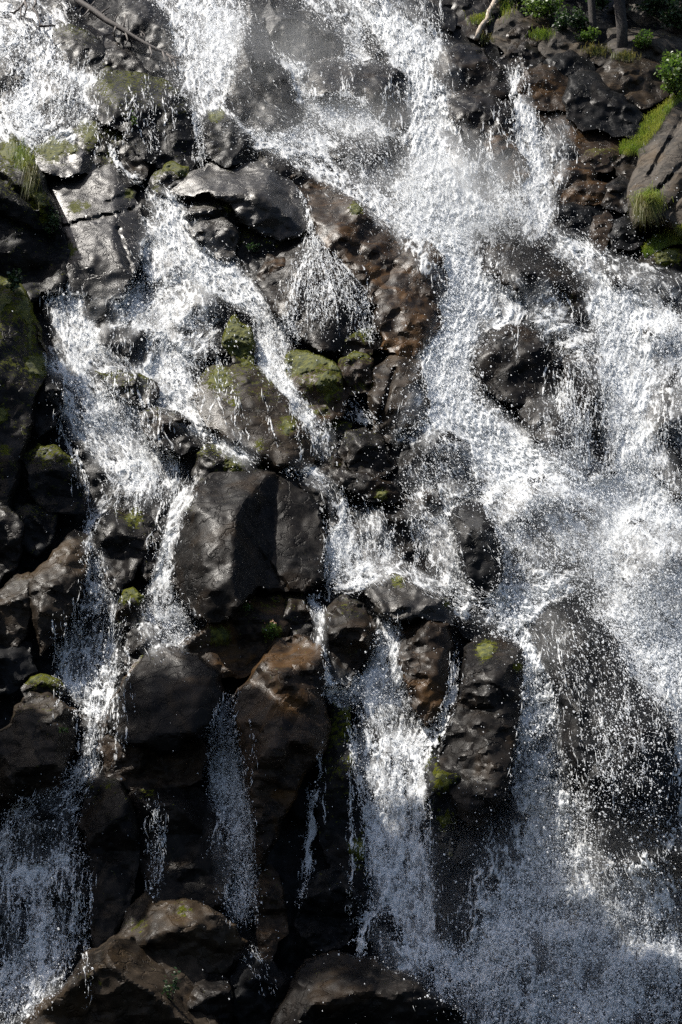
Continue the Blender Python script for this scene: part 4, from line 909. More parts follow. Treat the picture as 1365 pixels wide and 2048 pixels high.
stream(G_, [(700,1450,26),(706,1540,30),(740,1640,40),(770,1760,50)], 0.7, 10, 0.5, 4, drops=0.2, spread=6)
stream(G_, [(740,1800,60),(730,1860,30),(720,1920,24)], 0.8, 10, 0.4, 4, drops=0.1)
stream(G_, [(647,1470,6),(640,1520,8),(643,1550,6),(630,1590,16),(622,1625,9),(627,1660,22),(616,1690,12),(619,1730,16),(611,1765,10),(600,1810,24)], 0.72, 6, 0.5, 4, drops=0.2, spread=3, stretch=3)
stream(G_, [(452,1390,44),(448,1470,70),(452,1560,80),(462,1660,90),(475,1760,90),(490,1850,60)], 0.42, 8, 0.7, 4, drops=0.22, spread=8, stretch=3.4, fine=0.6)
stream(G_, [(310,1600,14),(312,1680,24),(314,1790,34)], 0.66, 7, 0.8, 3, drops=0.25, spread=5, stretch=3, fine=0.6)
stream(G_, [(500,1910,30),(530,1960,34),(545,2000,20)], 0.6, 8, 0.4, 3)
H_ = 'fan'
stream(H_, [(590,372,6),(606,400,12),(618,440,16),(626,480,30)], 0.9, 7, 0.7, 3, drops=0.3, spread=4)
stream(H_, [(626,475,20),(600,540,40),(590,610,40),(580,680,40)], 0.45, 6, 0.95, 2, drops=0.5, spread=8, stretch=3, fine=0.6)
stream(H_, [(628,478,20),(680,560,50),(720,620,40),(745,680,20)], 0.4, 5, 0.95, 2, drops=0.4, spread=7, stretch=3, fine=0.6)
stream(H_, [(628,478,16),(640,560,30),(650,640,40)], 0.25, 4, 1.0, 2, drops=0.5, spread=9, stretch=3, fine=0.6)
J = 'right'
stream(J, [(1085,470,70),(1150,505,70),(1210,560,120),(1260,620,160),(1270,700,160),(1270,780,150),(1270,860,140)], 0.95, 30, 0.35, 6, drops=0.14, spread=14)
stream(J, [(1240,540,60),(1320,570,80),(1365,630,140),(1380,720,130),(1370,820,120),(1400,900,110)], 0.8, 22, 0.7, 4, drops=0.12)
stream(J, [(1250,820,120),(1270,900,130),(1290,980,190),(1300,1060,240),(1290,1140,260),(1250,1210,260)], 0.92, 30, 0.5, 6, drops=0.16, spread=18, up=26)
stream(J, [(1110,700,60),(1170,700,110),(1210,760,80),(1230,850,60),(1230,920,60)], 0.62, 14, 0.9, 3, drops=0.14, stretch=2.6)
stream(J, [(1120,760,90),(1130,850,130),(1140,940,130)], 0.42, 8, 1.0, 2, drops=0.1, stretch=3)
stream(J, [(1080,940,140),(1180,970,130),(1250,1020,120)], 0.93, 26, 0.5, 6, drops=0.16)
stream(J, [(840,900,120),(900,980,140),(990,1010,180),(1060,1070,190),(1100,1150,200)], 0.84, 24, 0.6, 5, drops=0.2, spread=20, up=26)
stream(J, [(1380,960,160),(1380,1060,180),(1370,1180,200),(1370,1300,170),(1390,1420,130),(1400,1560,100)], 0.8, 26, 0.4, 6, drops=0.2, spread=20)
stream(J, [(1200,560,80),(1260,640,110),(1265,740,100),(1270,860,110),(1290,1000,170),(1280,1120,200)], 0.95, 22, 0.3, 2, drops=0, fine=1.6)
stream(J, [(960,860,120),(1080,960,150),(1180,1040,190),(1260,1120,220),(1330,1220,200)], 0.9, 24, 0.5, 6, drops=0.12, spread=18)
stream(J, [(1180,560,90),(1230,640,110),(1240,720,90),(1250,800,110)], 0.92, 24, 0.4, 6, over=0.5)
K = 'plunge'
stream(K, [(1300,1200,160),(1350,1320,120),(1385,1450,110),(1390,1600,100),(1370,1720,120)], 0.93, 22, 0.3, 5, drops=0.16, spread=18, over=0.3)
stream(K, [(1020,1640,100),(1040,1740,220),(1060,1840,330),(1080,1960,400),(1100,2100,460)], 0.9, 24, 0.3, 6, drops=0.1, spread=20, over=0.2)
stream(K, [(1240,1700,140),(1280,1800,200),(1290,1920,240),(1300,2060,260)], 0.82, 22, 0.4, 6, drops=0.1, spread=20, over=0.3)
stream(K, [(1240,1170,120),(1310,1260,120),(1350,1350,100)], 0.85, 20, 0.5, 5, over=0.6)
stream(K, [(900,1195,40),(980,1210,100),(1050,1230,140),(1085,1330,120),(1080,1450,100),(1080,1600,110),(1095,1720,180)], 0.93, 22, 0.3, 2, drops=0, fine=1.6)
stream(K, [(890,1190,60),(950,1200,110),(1030,1210,130),(1110,1185,110),(1170,1170,60)], 0.92, 28, 0.2, 7, drops=0.2, spread=16)
stream(K, [(1040,1190,170),(1070,1270,160),(1090,1360,150),(1085,1450,130),(1080,1560,130),(1085,1650,160),(1090,1720,220)], 0.88, 32, 0.35, 7, drops=0.14, spread=14, stretch=2.4)
stream(K, [(1130,1230,140),(1200,1330,160),(1250,1440,190),(1260,1560,200),(1240,1680,200)], 0.45, 8, 1.0, 3, drops=0.25, spread=16, up=10, rmed=1.1)
stream(K, [(1200,1190,160),(1290,1270,180),(1350,1360,140)], 0.7, 20, 0.6, 5, drops=0.25, spread=20)
stream(K, [(1090,1680,220),(1100,1760,320),(1110,1840,400),(1120,1940,480),(1130,2080,540)], 0.72, 30, 0.5, 8, drops=0.2, spread=22, up=30, rmed=1.0)
stream(K, [(1000,1760,120),(960,1860,150),(930,1960,150),(920,2060,120)], 0.7, 22, 0.5, 6, drops=0.2, spread=18)
stream(K, [(1320,1740,180),(1330,1840,220),(1330,1960,240)], 0.66, 22, 0.6, 6, drops=0.2, spread=18)

# thin threads of water running down wet faces
def threads(body, x0, y0, x1, y1, n, l0, l1, seed, lean=0.0, w=(3, 8), dens=0.8):
    rs = np.random.RandomState(seed)
    for _ in range(n):
        x = rs.uniform(x0, x1); y = rs.uniform(y0, y1); l = rs.uniform(l0, l1)
        p = []; k = 5; wd = rs.uniform(*w)
        for q in range(k):
            p.append((x, y + l * q / (k - 1), wd * (0.7 + 0.6 * q / (k - 1))))
            x += rs.normal(0, 5) + lean * l / k
        stream(body, p, dens * rs.uniform(0.6, 1.1), 5, 0.92, 2, fine=0.55, drops=0.12, spread=4, up=5, stretch=2.8, soft=0.7, over=0.25, step=2.2)
threads('centre', 690, 1420, 870, 1700, 34, 90, 260, 1)
threads('centre', 430, 1400, 500, 1640, 16, 80, 220, 2)
threads('centre', 640, 1000, 900, 1120, 26, 50, 130, 3)
threads('centre', 290, 1590, 330, 1680, 5, 60, 130, 4)
threads('centre', 600, 1480, 650, 1640, 4, 80, 180, 14, -0.1)
threads('shaded', 100, 1180, 260, 1380, 30, 60, 180, 5)
threads('shaded', 0, 1600, 190, 1850, 44, 90, 240, 6, -0.1)
threads('middle', 130, 620, 480, 760, 46, 50, 130, 7, 0.25)
threads('middle', 110, 780, 360, 960, 40, 50, 130, 8, 0.2)
threads('middle', 400, 760, 610, 870, 16, 40, 90, 18, 0.1, (2, 5))
threads('middle', 300, 1030, 350, 1180, 10, 40, 100, 19)
for kk in range(19):
    ex = 560 + 195 * kk / 18 + rsW.normal(0, 9); ey = 690 - 0.0016 * (ex - 660) ** 2 - abs(rsW.normal(0, 30)); mx_ = 628 + (ex - 628) * 0.42
    stream('fan', [(628 + rsW.normal(0, 6), 474 + abs(rsW.normal(0, 14)), 4), (mx_, 474 + (ey - 474) * 0.3, 5), (628 + (ex - 628) * 0.8, 474 + (ey - 474) * 0.65, 6), (ex, ey, 5)], rsW.uniform(0.3, 0.8), 4, 0.95, 2, fine=0.5, drops=0.12, spread=5, up=6, stretch=3, soft=0.7, over=0.2, step=2.2)
threads('fan', 560, 490, 740, 600, 16, 50, 120, 9, 0.05, (2, 5), 0.6)
threads('far', 185, 160, 400, 250, 22, 40, 110, 10, 0, (2, 5))
threads('far', 20, 60, 190, 200, 24, 50, 110, 20, 0, (4, 12))
threads('misty', 610, 130, 810, 200, 26, 40, 100, 11, 0, (3, 7))
threads('misty', 700, -30, 880, 40, 24, 50, 110, 21, 0.1, (3, 8))
threads('side', 890, 190, 1040, 320, 18, 40, 100, 12, 0.1)
threads('right', 1090, 700, 1240, 820, 40, 70, 180, 13, 0, (3, 8))
threads('right', 990, 560, 1180, 640, 20, 40, 90, 22, 0, (4, 10))
threads('right', 1260, 560, 1380, 900, 30, 70, 180, 23, 0, (4, 12))
threads('plunge', 1100, 1240, 1330, 1500, 34, 60, 160, 15, 0.2, (3, 8), 0.6)

spray(640, 230, 330, 150, 16000, 0.55, 30, 0.45)
spray(420, 110, 240, 220, 12000, 0.55, 30)
spray(520, 60, 300, 180, 7000, 0.6, 30)
spray(900, 380, 190, 260, 9000, 0.7, 40)
spray(920, 190, 170, 170, 4000, 0.55, 26)
spray(1060, 560, 220, 200, 9000, 0.8, 26)
spray(890, 830, 200, 250, 14000, 0.9, 36)
spray(1050, 1000, 380, 220, 20000, 0.85, 34)
spray(1240, 1100, 330, 300, 30000, 0.85, 40)
spray(1220, 1420, 330, 420, 12000, 1.15, 30)
spray(1090, 1800, 420, 300, 9000, 1.1, 40)
spray(1110, 1960, 560, 240, 9000, 1.1, 40)
spray(950, 1740, 130, 260, 3000, 1.15, 30)
spray(350, 640, 300, 250, 6000, 0.8, 18)
spray(640, 600, 220, 260, 4500, 0.8, 14)
spray(220, 880, 220, 260, 3500, 0.8, 16)
spray(330, 1250, 160, 130, 1500, 0.9, 18)
spray(110, 1660, 220, 240, 2500, 1.0, 20)
spray(1280, 720, 220, 330, 12000, 0.85, 30)
spray(1150, 500, 200, 160, 6000, 0.8, 24)
spray(90, 150, 240, 240, 8000, 0.7, 30)
spray(300, 260, 260, 200, 2500, 0.7, 14)
spray(1100, 330, 150, 300, 3500, 0.7, 16)
spray(470, 1640, 110, 360, 2200, 0.9, 14)
spray(850, 1380, 330, 330, 3500, 0.9, 18)

WLAB = {
    'main': 'dense white main cascade tumbling down the middle of the slope',
    'side': 'white side chute running beside the dry bank and its brown stones',
    'misty': 'misty white veil sweeping behind the dead branch to the main cascade',
    'far': 'white fall and thin spouts by the dead twigs above the gorge cliff',
    'middle': 'broken lacy rapids between the gorge cliff and the mossy dome',
    'shaded': 'bluish shaded stream running down past the gorge side boulders',
    'centre': 'stringy falls among the great boulders and the leaning pillar',
    'fan': 'thin trickle spreading into a fan of drops under the overhanging slab',
    'right': 'wide white rapid pouring round the big round brown boulder',
    'plunge': 'heavy blue white plunge and foam at the foot of the black hump',
}
for k, (vs, fs, cnt, th, st) in WV.items():
    qs = np.concatenate(fs); tris = np.concatenate([qs[:, [0, 1, 2]], qs[:, [0, 2, 3]]] + st)
    o = link('water', make_mesh('water', np.concatenate(vs), tris, MAT['foam'], {'thick': np.concatenate(th)}))
    tag(o, WLAB[k], 'waterfall', 'streams of the waterfall', 'structure')

def drop_nodes():
    g = bpy.data.node_groups.new('drops', 'GeometryNodeTree')
    g.interface.new_socket('Geometry', in_out='INPUT', socket_type='NodeSocketGeometry')
    g.interface.new_socket('Geometry', in_out='OUTPUT', socket_type='NodeSocketGeometry')
    gi = g.nodes.new('NodeGroupInput'); go = g.nodes.new('NodeGroupOutput')
    mp = g.nodes.new('GeometryNodeMeshToPoints')
    na = g.nodes.new('GeometryNodeInputNamedAttribute'); na.data_type = 'FLOAT'; na.inputs[0].default_value = 'rad'
    sm = g.nodes.new('GeometryNodeSetMaterial'); sm.inputs['Material'].default_value = MAT['drop']
    g.links.new(gi.outputs[0], mp.inputs[0]); g.links.new(na.outputs[0], mp.inputs['Radius'])
    g.links.new(mp.outputs[0], sm.inputs[0]); g.links.new(sm.outputs[0], go.inputs[0])
    return g
DP = np.concatenate(DROPS)
DP = DP[rsW.uniform(0, 1, len(DP)) > 0.6 * sstep(0.0, 0.5, fbm(DP[:, 0] / 70, DP[:, 1] / 95, 4, 191)) * sstep(1500, 1720, DP[:, 1]) * (DP[:, 0] > 880)]
DP = DP[rsW.uniform(0, 1, len(DP)) > 0.86 * sample(DRY, DP[:, 0], DP[:, 1])]
dme = bpy.data.meshes.new('spray')
DV = place(DP[:, 0], DP[:, 1], DP[:, 2]).astype(np.float32)
dme.vertices.add(len(DV)); dme.vertices.foreach_set('co', DV.ravel())
ra = dme.attributes.new('rad', 'FLOAT', 'POINT'); ra.data.foreach_set('value', (DP[:, 3] * unit(DP[:, 1])).astype(np.float32))
dme.materials.append(MAT['drop'])
so = link('spray', dme)
tag(so, 'countless white drops of spray flying over the falls', 'spray', None, 'stuff')
md = so.modifiers.new('drops', 'NODES'); md.node_group = drop_nodes()
print('water verts', sum(v[2] for v in WV.values()), 'drops', len(DV))

# ------------------------------------------------------------------ soft mist where the water breaks up
def mist_material(seed, dens):
    m = bpy.data.materials.new('mist'); m.use_nodes = True
    nt = m.node_tree
    for n in list(nt.nodes): nt.nodes.remove(n)
    out = nt.nodes.new('ShaderNodeOutputMaterial')
    v = nt.nodes.new('ShaderNodeVolumePrincipled'); v.inputs['Color'].default_value = (0.9, 0.93, 0.95, 1); v.inputs['Anisotropy'].default_value = 0.25
    tc = nt.nodes.new('ShaderNodeTexCoord')
    ln = nn(nt, 'ShaderNodeVectorMath', operation='LENGTH'); nt.links.new(tc.outputs['Object'], ln.inputs[0])
    fall = nn(nt, 'ShaderNodeMapRange'); fall.interpolation_type = 'SMOOTHSTEP'
    fall.inputs[1].default_value = 1.0; fall.inputs[2].default_value = 0.25
    nt.links.new(ln.outputs['Value'], fall.inputs[0])
    geo = nn(nt, 'ShaderNodeNewGeometry')
    nz = ramp(nt, noise_tex(nt, geo.outputs['Position'], 0.7, 4, 0.6, 0.8), 0.2, 0.8)
    mu = nn(nt, 'ShaderNodeMath', operation='MULTIPLY'); nt.links.new(fall.outputs[0], mu.inputs[0]); nt.links.new(nz, mu.inputs[1])
    m2 = nn(nt, 'ShaderNodeMath', operation='MULTIPLY'); nt.links.new(mu.outputs[0], m2.inputs[0]); m2.inputs[1].default_value = dens
    nt.links.new(m2.outputs[0], v.inputs['Density'])
    nt.links.new(v.outputs[0], out.inputs['Volume'])
    return m
def mist(label, cx, cy, rx, ry, deep, dens, up):
    bm = bmesh.new(); bmesh.ops.create_icosphere(bm, subdivisions=3, radius=1.0)
    me = bpy.data.meshes.new('mist'); bm.to_mesh(me); bm.free()
    me.materials.append(mist_material(int(cx), dens))
    o = link('mist', me, Vector(place(np.array(float(cx)), np.array(float(cy)), up).reshape(3)))
    s = u0(cy); o.scale = (rx * s, deep * s, ry * s * 1.25)
    o.rotation_euler = (ALPHA - math.pi / 2, 0, 0)
    tag(o, label, 'mist', None, 'stuff')
def u0(py): return float(unit(py))
mist('drifting mist veil behind and below the dead branch', 520, 130, 290, 190, 130, 0.12, 50)
mist('pale mist sweeping over the black boulders to the main cascade', 690, 270, 260, 120, 110, 0.15, 40)
mist('bright mist at the foot of the main cascade', 930, 390, 210, 190, 110, 0.36, 50)
mist('bluish mist over the plunge foam', 1120, 1830, 420, 260, 160, 0.26, 60)
mist('pale mist over the wide rapid by the photo edge', 1230, 1120, 300, 210, 120, 0.22, 50)
# ------------------------------------------------------------------ trees, dead wood, plants and grass
def tube(pts, radii, seg=8, seed=0, wob=0.0):
    P = np.array(pts, float); n = len(P); R = np.array(radii, float)
    T = np.gradient(P, axis=0); T /= np.linalg.norm(T, axis=1)[:, None]
    ref = np.array([0.3, 1.0, 0.2]); V = []
    for i in range(n):
        a = np.cross(T[i], ref); a /= np.linalg.norm(a); b = np.cross(T[i], a)
        for k in range(seg):
            an = 2 * math.pi * k / seg
            r = R[i] * (1 + wob * gnoise(np.array(k * 1.7 + seed), np.array(i * 0.7)))
            V.append(P[i] + (a * math.cos(an) + b * math.sin(an)) * r)
    F = []
    for i in range(n - 1):
        for k in range(seg):
            k2 = (k + 1) % seg
            F.append((i * seg + k, i * seg + k2, (i + 1) * seg + k2, (i + 1) * seg + k))
    V.append(P[0]); V.append(P[-1])
    c0, c1 = len(V) - 2, len(V) - 1
    for k in range(seg):
        F.append((c0, (k + 1) % seg, k, k)); F.append((c1, (n - 1) * seg + k, (n - 1) * seg + (k + 1) % seg, c1))
    F = [f if f[2] != f[3] and f[0] != f[3] else f for f in F]
    return V, F
class MB:
    def __init__(s): s.V = []; s.F = []
    def add(s, V, F):
        o = len(s.V); s.V.extend([tuple(v) for v in V]); s.F.extend([tuple(dict.fromkeys(i + o for i in f)) for f in F])
    def tube(s, *a, **k): s.add(*tube(*a, **k))
    def build(s, name, mat, parent=None, loc=None, smooth=True):
        me = bpy.data.meshes.new(name); me.from_pydata(s.V, [], s.F)
        me.materials.append(mat)
        if smooth: me.polygons.foreach_set('use_smooth', np.ones(len(me.polygons), bool))
        me.update()
        return link(name, me, loc, parent)
def bent(p, q, n, jit, rs):
    p = np.array(p, float); q = np.array(q, float)
    t = np.linspace(0, 1, n)[:, None]
    P = p + (q - p) * t
    J = rs.normal(0, jit, (n, 3)); J[0] = 0; J[-1] *= 0.6
    return P + J
def leaves(C, size, rs, aspect=0.5, droop=0.3):           # one pointed leaf at every centre
    n = len(C); C = np.asarray(C)
    a = rs.normal(0, 1, (n, 3)); a[:, 2] = a[:, 2] * 0.5 - droop; a /= np.linalg.norm(a, axis=1)[:, None]
    b = rs.normal(0, 1, (n, 3)); b = np.cross(a, b); b /= np.linalg.norm(b, axis=1)[:, None]
    nz = np.cross(a, b)
    s = size * rs.uniform(0.6, 1.3, (n, 1))
    V = np.stack([C - a * s * .5, C + b * s * aspect * .5 + nz * s * .08, C + a * s * .5, C - b * s * aspect * .5 + nz * s * .08], 1).reshape(-1, 3)
    return V, np.arange(4 * n).reshape(-1, 4)
def blades(B, L, width, rs, lean=0.5, dirn=None, droop=0.4):
    n = len(B); B = np.asarray(B)
    az = rs.uniform(0, 2 * math.pi, n)
    d = np.stack([np.cos(az), np.sin(az), np.zeros(n)], -1) * rs.uniform(0.1, lean, (n, 1))
    if dirn is not None: d = d + np.array(dirn)
    l = L * rs.uniform(0.5, 1.25, (n, 1))
    up = np.array([0, 0, 1.0])
    m1 = B + (up * 0.55 + d * 0.35) * l
    tip = B + (up * (0.9 - droop) + d) * l
    sd = np.stack([-np.sin(az), np.cos(az), np.zeros(n)], -1); sd = np.where(rs.uniform(0, 1, (n, 1)) < .5, sd, np.array([1.0, 0, 0])) * width
    V = np.stack([B - sd, B + sd, m1 + sd * .7, m1 - sd * .7, tip], 1).reshape(-1, 3)
    i = np.arange(n)[:, None] * 5
    F = np.r_[i + [0, 1, 2, 3], i + [3, 2, 4, 4]]
    return V, F
def grass_mesh(name, V, F, mat, parent=None, loc=(0, 0, 0)):
    V = np.asarray(V) - np.asarray(loc)
    me = bpy.data.meshes.new(name)
    me.from_pydata([tuple(v) for v in V], [], [tuple(dict.fromkeys(f)) for f in F.tolist()])
    me.materials.append(mat); me.update()
    return link(name, me, loc, parent)
def at(px, py, dh=0):
    return place(np.array(float(px)), np.array(float(py)), sample(S, px, py) + dh).reshape(3)
def u(py): return float(unit(py))

# a tree: tapered trunk with limbs, and a crown of many small leaf sprays
def conifer(name, base, height, rad, crown_from, seed, label, cat, group, trunk_r, lean=(0, 0), dens=1.0, n_leaf=2600, leaf=0.34):
    rs = np.random.RandomState(seed)
    root = empty(name, base, label, cat, group)
    tb = MB()
    top = np.array([lean[0] * height, lean[1] * height, height])
    P = bent((0, 0, -0.6), top, 12, trunk_r * 0.22, rs)
    tb.tube(P, np.linspace(trunk_r * 1.25, trunk_r * 0.15, 12), 9, seed, 0.25)
    cs = []
    nb = int(46 * dens)
    for i in range(nb):
        f = crown_from + (1 - crown_from) * (i + rs.uniform(0, 1)) / nb
        f = min(f, 0.99)
        b0 = np.array([np.interp(f, np.linspace(0, 1, 12), P[:, k]) for k in range(3)])
        L = rad * (1 - ((f - crown_from) / (1 - crown_from)) ** 1.3 * 0.88) * rs.uniform(0.55, 1.1)
        az = i * 2.4 + rs.uniform(-.4, .4)
        e = b0 + np.array([math.cos(az) * L, math.sin(az) * L, -0.22 * L + rs.uniform(-.1, .15) * L])
        Q = bent(b0, e, 4, 0.03 * L, rs)
        tb.tube(Q, np.linspace(trunk_r * 0.22 * (1 - f * 0.6), 0.008, 4), 5)
        m = int(n_leaf / nb)
        t = rs.uniform(0.15, 1.05, m) ** 0.8
        c = b0 + (e - b0) * t[:, None] + rs.normal(0, 1, (m, 3)) * np.array([0.13, 0.13, 0.07]) * L * (1.15 - t[:, None] * 0.7)
        cs.append(c)
    tb.build('trunk', MAT['bark'], root)
    V, F = leaves(np.concatenate(cs), leaf, rs, 0.38, 0.5)
    link('crown', make_mesh('crown', V, F, MAT['needle'], smooth=False), (0, 0, 0), root)
    return root

def ground_z(y): return -1.2 + (y - 20.8) * math.tan(ALPHA)
# the tall firs on the near gorge rim: they throw the shade over the foot of the falls
GT = 'tall firs on the gorge rim'
FIRS = [(-9.8, 23.2, 12, 2.2, 0.15), (-10.2, 23.8, 26, 1.8, 0.6), (-10.8, 23.4, 27, 1.7, 0.62), (-9.0, 22.7, 11, 2.0, 0.1), (-9.9, 27.6, 9, 1.3, 0.1), (-10.2, 30.0, 7.5, 1.5, 0.1)]
FIRLAB = ['tall fir nearest the photographer on the gorge rim, outside the frame', 'second tall fir on the gorge rim, outside the frame', 'third tall fir on the gorge rim, outside the frame', 'bushy lower fir at the near end of the gorge rim, outside the frame', 'shorter fir above the gorge cliff, outside the frame', 'short fir farthest up the gorge rim, outside the frame']
for i, (x, y, hgt, rad, cfrom) in enumerate(FIRS):
    conifer('fir_tree', (x, y, ground_z(y) - 0.3), hgt, rad, cfrom, 300 + i, FIRLAB[i], 'tree', GT, 0.28, dens=1.5, n_leaf=5200, leaf=0.55)

# pines on the dry bank
GP = 'pines on the dry bank'
b = at(1191, 72, -3); conifer('pine_tree', b, 10.5, 1.7, 0.42, 41, 'slim dark pine trunk standing on the ledge beside the green bush', 'tree', GP, 6.6 * u(72), (-0.035, 0.0), n_leaf=2600)
b = at(1245, 92, -3); conifer('pine_tree', b, 12.5, 2.0, 0.45, 42, 'thicker dark pine trunk with flared foot on the layered ledge', 'tree', GP, 9.6 * u(90), (-0.03, 0.01), n_leaf=2600)
b = at(1340, -14, -3); conifer('pine_tree', b, 7.0, 2.1, 0.03, 43, 'dark low branched fir in the shade at the head of the bank', 'tree', GP, 0.16, n_leaf=4200, leaf=0.3)
b = at(1130, -20, -3); conifer('pine_tree', b, 6.0, 1.6, 0.05, 44, 'small dark fir behind the shrubs above the dry bank', 'tree', GP, 0.12, n_leaf=3000, leaf=0.26)
# leaning trunk and pale log
rs = np.random.RandomState(8)
def pole(name, label, cat, A, B, r0, r1, mat, seed, jit=0.05, n=10):
    rs = np.random.RandomState(seed)
    A = np.array(A); B = np.array(B)
    m = MB(); m.tube(bent(A - A, B - A, n, jit, rs), np.linspace(r0, r1, n), 9, seed, 0.3)
    root = empty(name, A, label, cat)
    m.build('trunk', mat, root)
    return root, A
root, A0 = pole('fallen_log', 'thin pale barkless log leaning on the bank above the side chute', 'log', at(953, 78, 14), at(1003, -14, 40), 4.2 * u(70), 6.5 * u(0), MAT['palewood'], 5)
rs = np.random.RandomState(3)
for k in range(7):
    m = MB()
    p = np.array(at(958 + 5.4 * k, 68 - 10 * k, 18 + 3.5 * k)) - A0
    m.tube(bent(p, p + np.array([rs.uniform(-.25, .3), -0.1, rs.uniform(-.1, .25)]), 4, 0.01, rs), [0.015, 0.012, 0.008, 0.004], 5)
    m.build('twig', MAT['palewood'], root)
root, A0 = pole('leaning_trunk', 'short dark trunk leaning out from behind the thicker pine', 'tree', at(1232, 26, 4), at(1278, -34, 20), 9 * u(20), 7 * u(0), MAT['bark'], 6)
m = MB()
p = np.array(at(1236, 22, 8)) - A0; m.tube(bent(p, p + np.array([-0.75, 0.1, -0.12]), 5, 0.03, rs), [0.06, 0.055, 0.045, 0.03, 0.012], 6)
m.build('limb', MAT['bark'], root)

# dead tree hanging over the misty falls
A0 = np.array(at(150, -14, 0)); A0 = place(np.array(130.), np.array(-30.), 95).reshape(3)
spine_px = [(130, -30, 95), (160, 4, 92), (188, 22, 88), (214, 42, 84), (240, 56, 80), (262, 70, 76), (288, 86, 72), (312, 98, 68), (334, 106, 64), (350, 118, 60)]
SPN = np.array([place(np.array(float(a)), np.array(float(b_)), c).reshape(3) for a, b_, c in spine_px])
root = empty('dead_tree', A0, 'fallen dead tree trunk with bare broken twigs hanging over the misty falls', 'dead tree')
m = MB(); uu = u(60); m.tube(SPN - A0, np.array([7.5, 6.8, 6.4, 5.8, 5.2, 4.7, 4.0, 3.3, 2.4, 1.2]) * uu, 8, 3, 0.25); m.build('trunk', MAT['deadwood'], root)
rs = np.random.RandomState(12)
tw = [(160,4,[(166,14),(160,20),(166,28)]),(178,16,[(186,8),(190,2)]),(180,18,[(172,28),(164,36)]),(182,20,[(180,28),(176,32)]),(192,24,[(196,34),(190,40)]),(202,30,[(208,22),(218,16),(222,10)]),(206,34,[(216,26)]),
      (228,50,[(232,36),(236,28),(240,36)]),(232,54,[(228,66),(230,74)]),(246,60,[(250,42),(252,30)]),(252,66,[(256,80),(252,90)]),(286,84,[(290,70),(282,62)]),(318,100,[(334,92),(344,86),(356,84)]),(334,108,[(346,118),(362,124),(372,126)]),
      (338,110,[(342,124),(350,140)]),(342,112,[(356,116),(368,112)]),(346,116,[(352,130),(358,146)]),(326,104,[(330,118),(344,134)]),(300,94,[(304,108),(300,118)]),(270,76,[(282,68),(286,76)])]
for k, (x, y, pp) in enumerate(tw):
    h0 = np.interp(x, [q[0] for q in spine_px], [q[2] for q in spine_px])
    P = [place(np.array(float(x)), np.array(float(y)), h0).reshape(3) - A0] + [place(np.array(float(a)), np.array(float(b_)), h0 + rs.uniform(-14, 14)).reshape(3) - A0 for a, b_ in pp]
    mm = MB(); mm.tube(P, np.linspace(2.1, 0.8, len(P)) * uu, 6); mm.build('twig', MAT['deadwood'], root)
A0 = place(np.array(60.), np.array(-20.), 90).reshape(3)
root = empty('dead_branch', A0, 'bare dark twigs drooping over the top of the far white fall', 'branch')
for pts in ([(70,-20),(72,8),(66,16),(74,28),(80,44),(78,60)], [(56,-20),(50,4),(42,14),(42,30),(44,40)], [(50,4),(54,14),(50,30)], [(80,52),(96,52),(112,51)], [(40,16),(28,26),(20,24)]):
    P = [place(np.array(float(a)), np.array(float(b_)), 90).reshape(3) - A0 for a, b_ in pts]
    mm = MB(); mm.tube(P, np.linspace(2.9, 1.2, len(P)) * u(20), 6); mm.build('twig', MAT['deadwood'], root)

def bush(name, label, px, py, wpx, hpx, n, leaf_px, mat, seed, dh=0, cat='bush', group=None, depth=0.7, flowers=0, fl_mat='flower'):
    rs = np.random.RandomState(seed)
    A0 = at(px, py, dh); s = u(py)
    root = empty(name, A0, label, cat, group)
    st = MB(); C = []
    k = max(5, int(n / 45))
    for i in range(k):
        az = rs.uniform(0, 6.28); f = rs.uniform(0.15, 1)
        tip = np.array([math.cos(az) * wpx * .5 * f, math.sin(az) * wpx * .5 * depth * f - 0.1 * wpx, hpx * (1.05 - 0.55 * f * f) * rs.uniform(0.6, 1)]) * s
        st.tube(bent((0, 0, 0), tip, 5, 0.03 * hpx * s, rs), np.linspace(0.9, 0.3, 5) * leaf_px * 0.12 * s, 5)
        m = int(n / k); t = rs.uniform(0.35, 1.05, (m, 1))
        C.append(tip * t + rs.normal(0, 1, (m, 3)) * 0.1 * np.array([wpx, wpx * depth, hpx]) * s)
    st.build('stem', MAT['bark'], root)
    V, F = leaves(np.concatenate(C), leaf_px * s, rs, 0.6, 0.1)
    link('foliage', make_mesh('foliage', V, F, MAT[mat], smooth=False), (0, 0, 0), root)
    if flowers:
        c = np.concatenate(C); c = c[np.argsort(-c[:, 2])][:flowers] + np.array([0, -0.01, 0.02])
        V, F = leaves(c, leaf_px * 0.7 * s, rs, 0.9, 0.0)
        link('flowers', make_mesh('flowers', V, F, MAT[fl_mat], smooth=False), (0, 0, 0), root)
    return root
GB = 'bushes on the dry bank'
bush('bush', 'bright green leafy bush overhanging the grass on the bank', 1352, 190, 70, 84, 900, 9, 'leaf', 1, 30, group=GB)
bush('bush', 'yellow green bush at the top of the grass strip', 1344, 150, 60, 44, 500, 8, 'leaf', 2, 30, group=GB)
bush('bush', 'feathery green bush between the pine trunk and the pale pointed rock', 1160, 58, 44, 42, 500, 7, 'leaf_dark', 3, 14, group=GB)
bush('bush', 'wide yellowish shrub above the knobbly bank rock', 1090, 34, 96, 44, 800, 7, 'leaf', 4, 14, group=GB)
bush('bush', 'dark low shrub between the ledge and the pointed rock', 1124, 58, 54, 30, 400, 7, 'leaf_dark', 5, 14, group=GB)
bush('bush', 'dark leafy bush against the top edge beside the slim pine', 1205, 22, 60, 44, 500, 8, 'leaf_dark', 6, 10, group=GB)
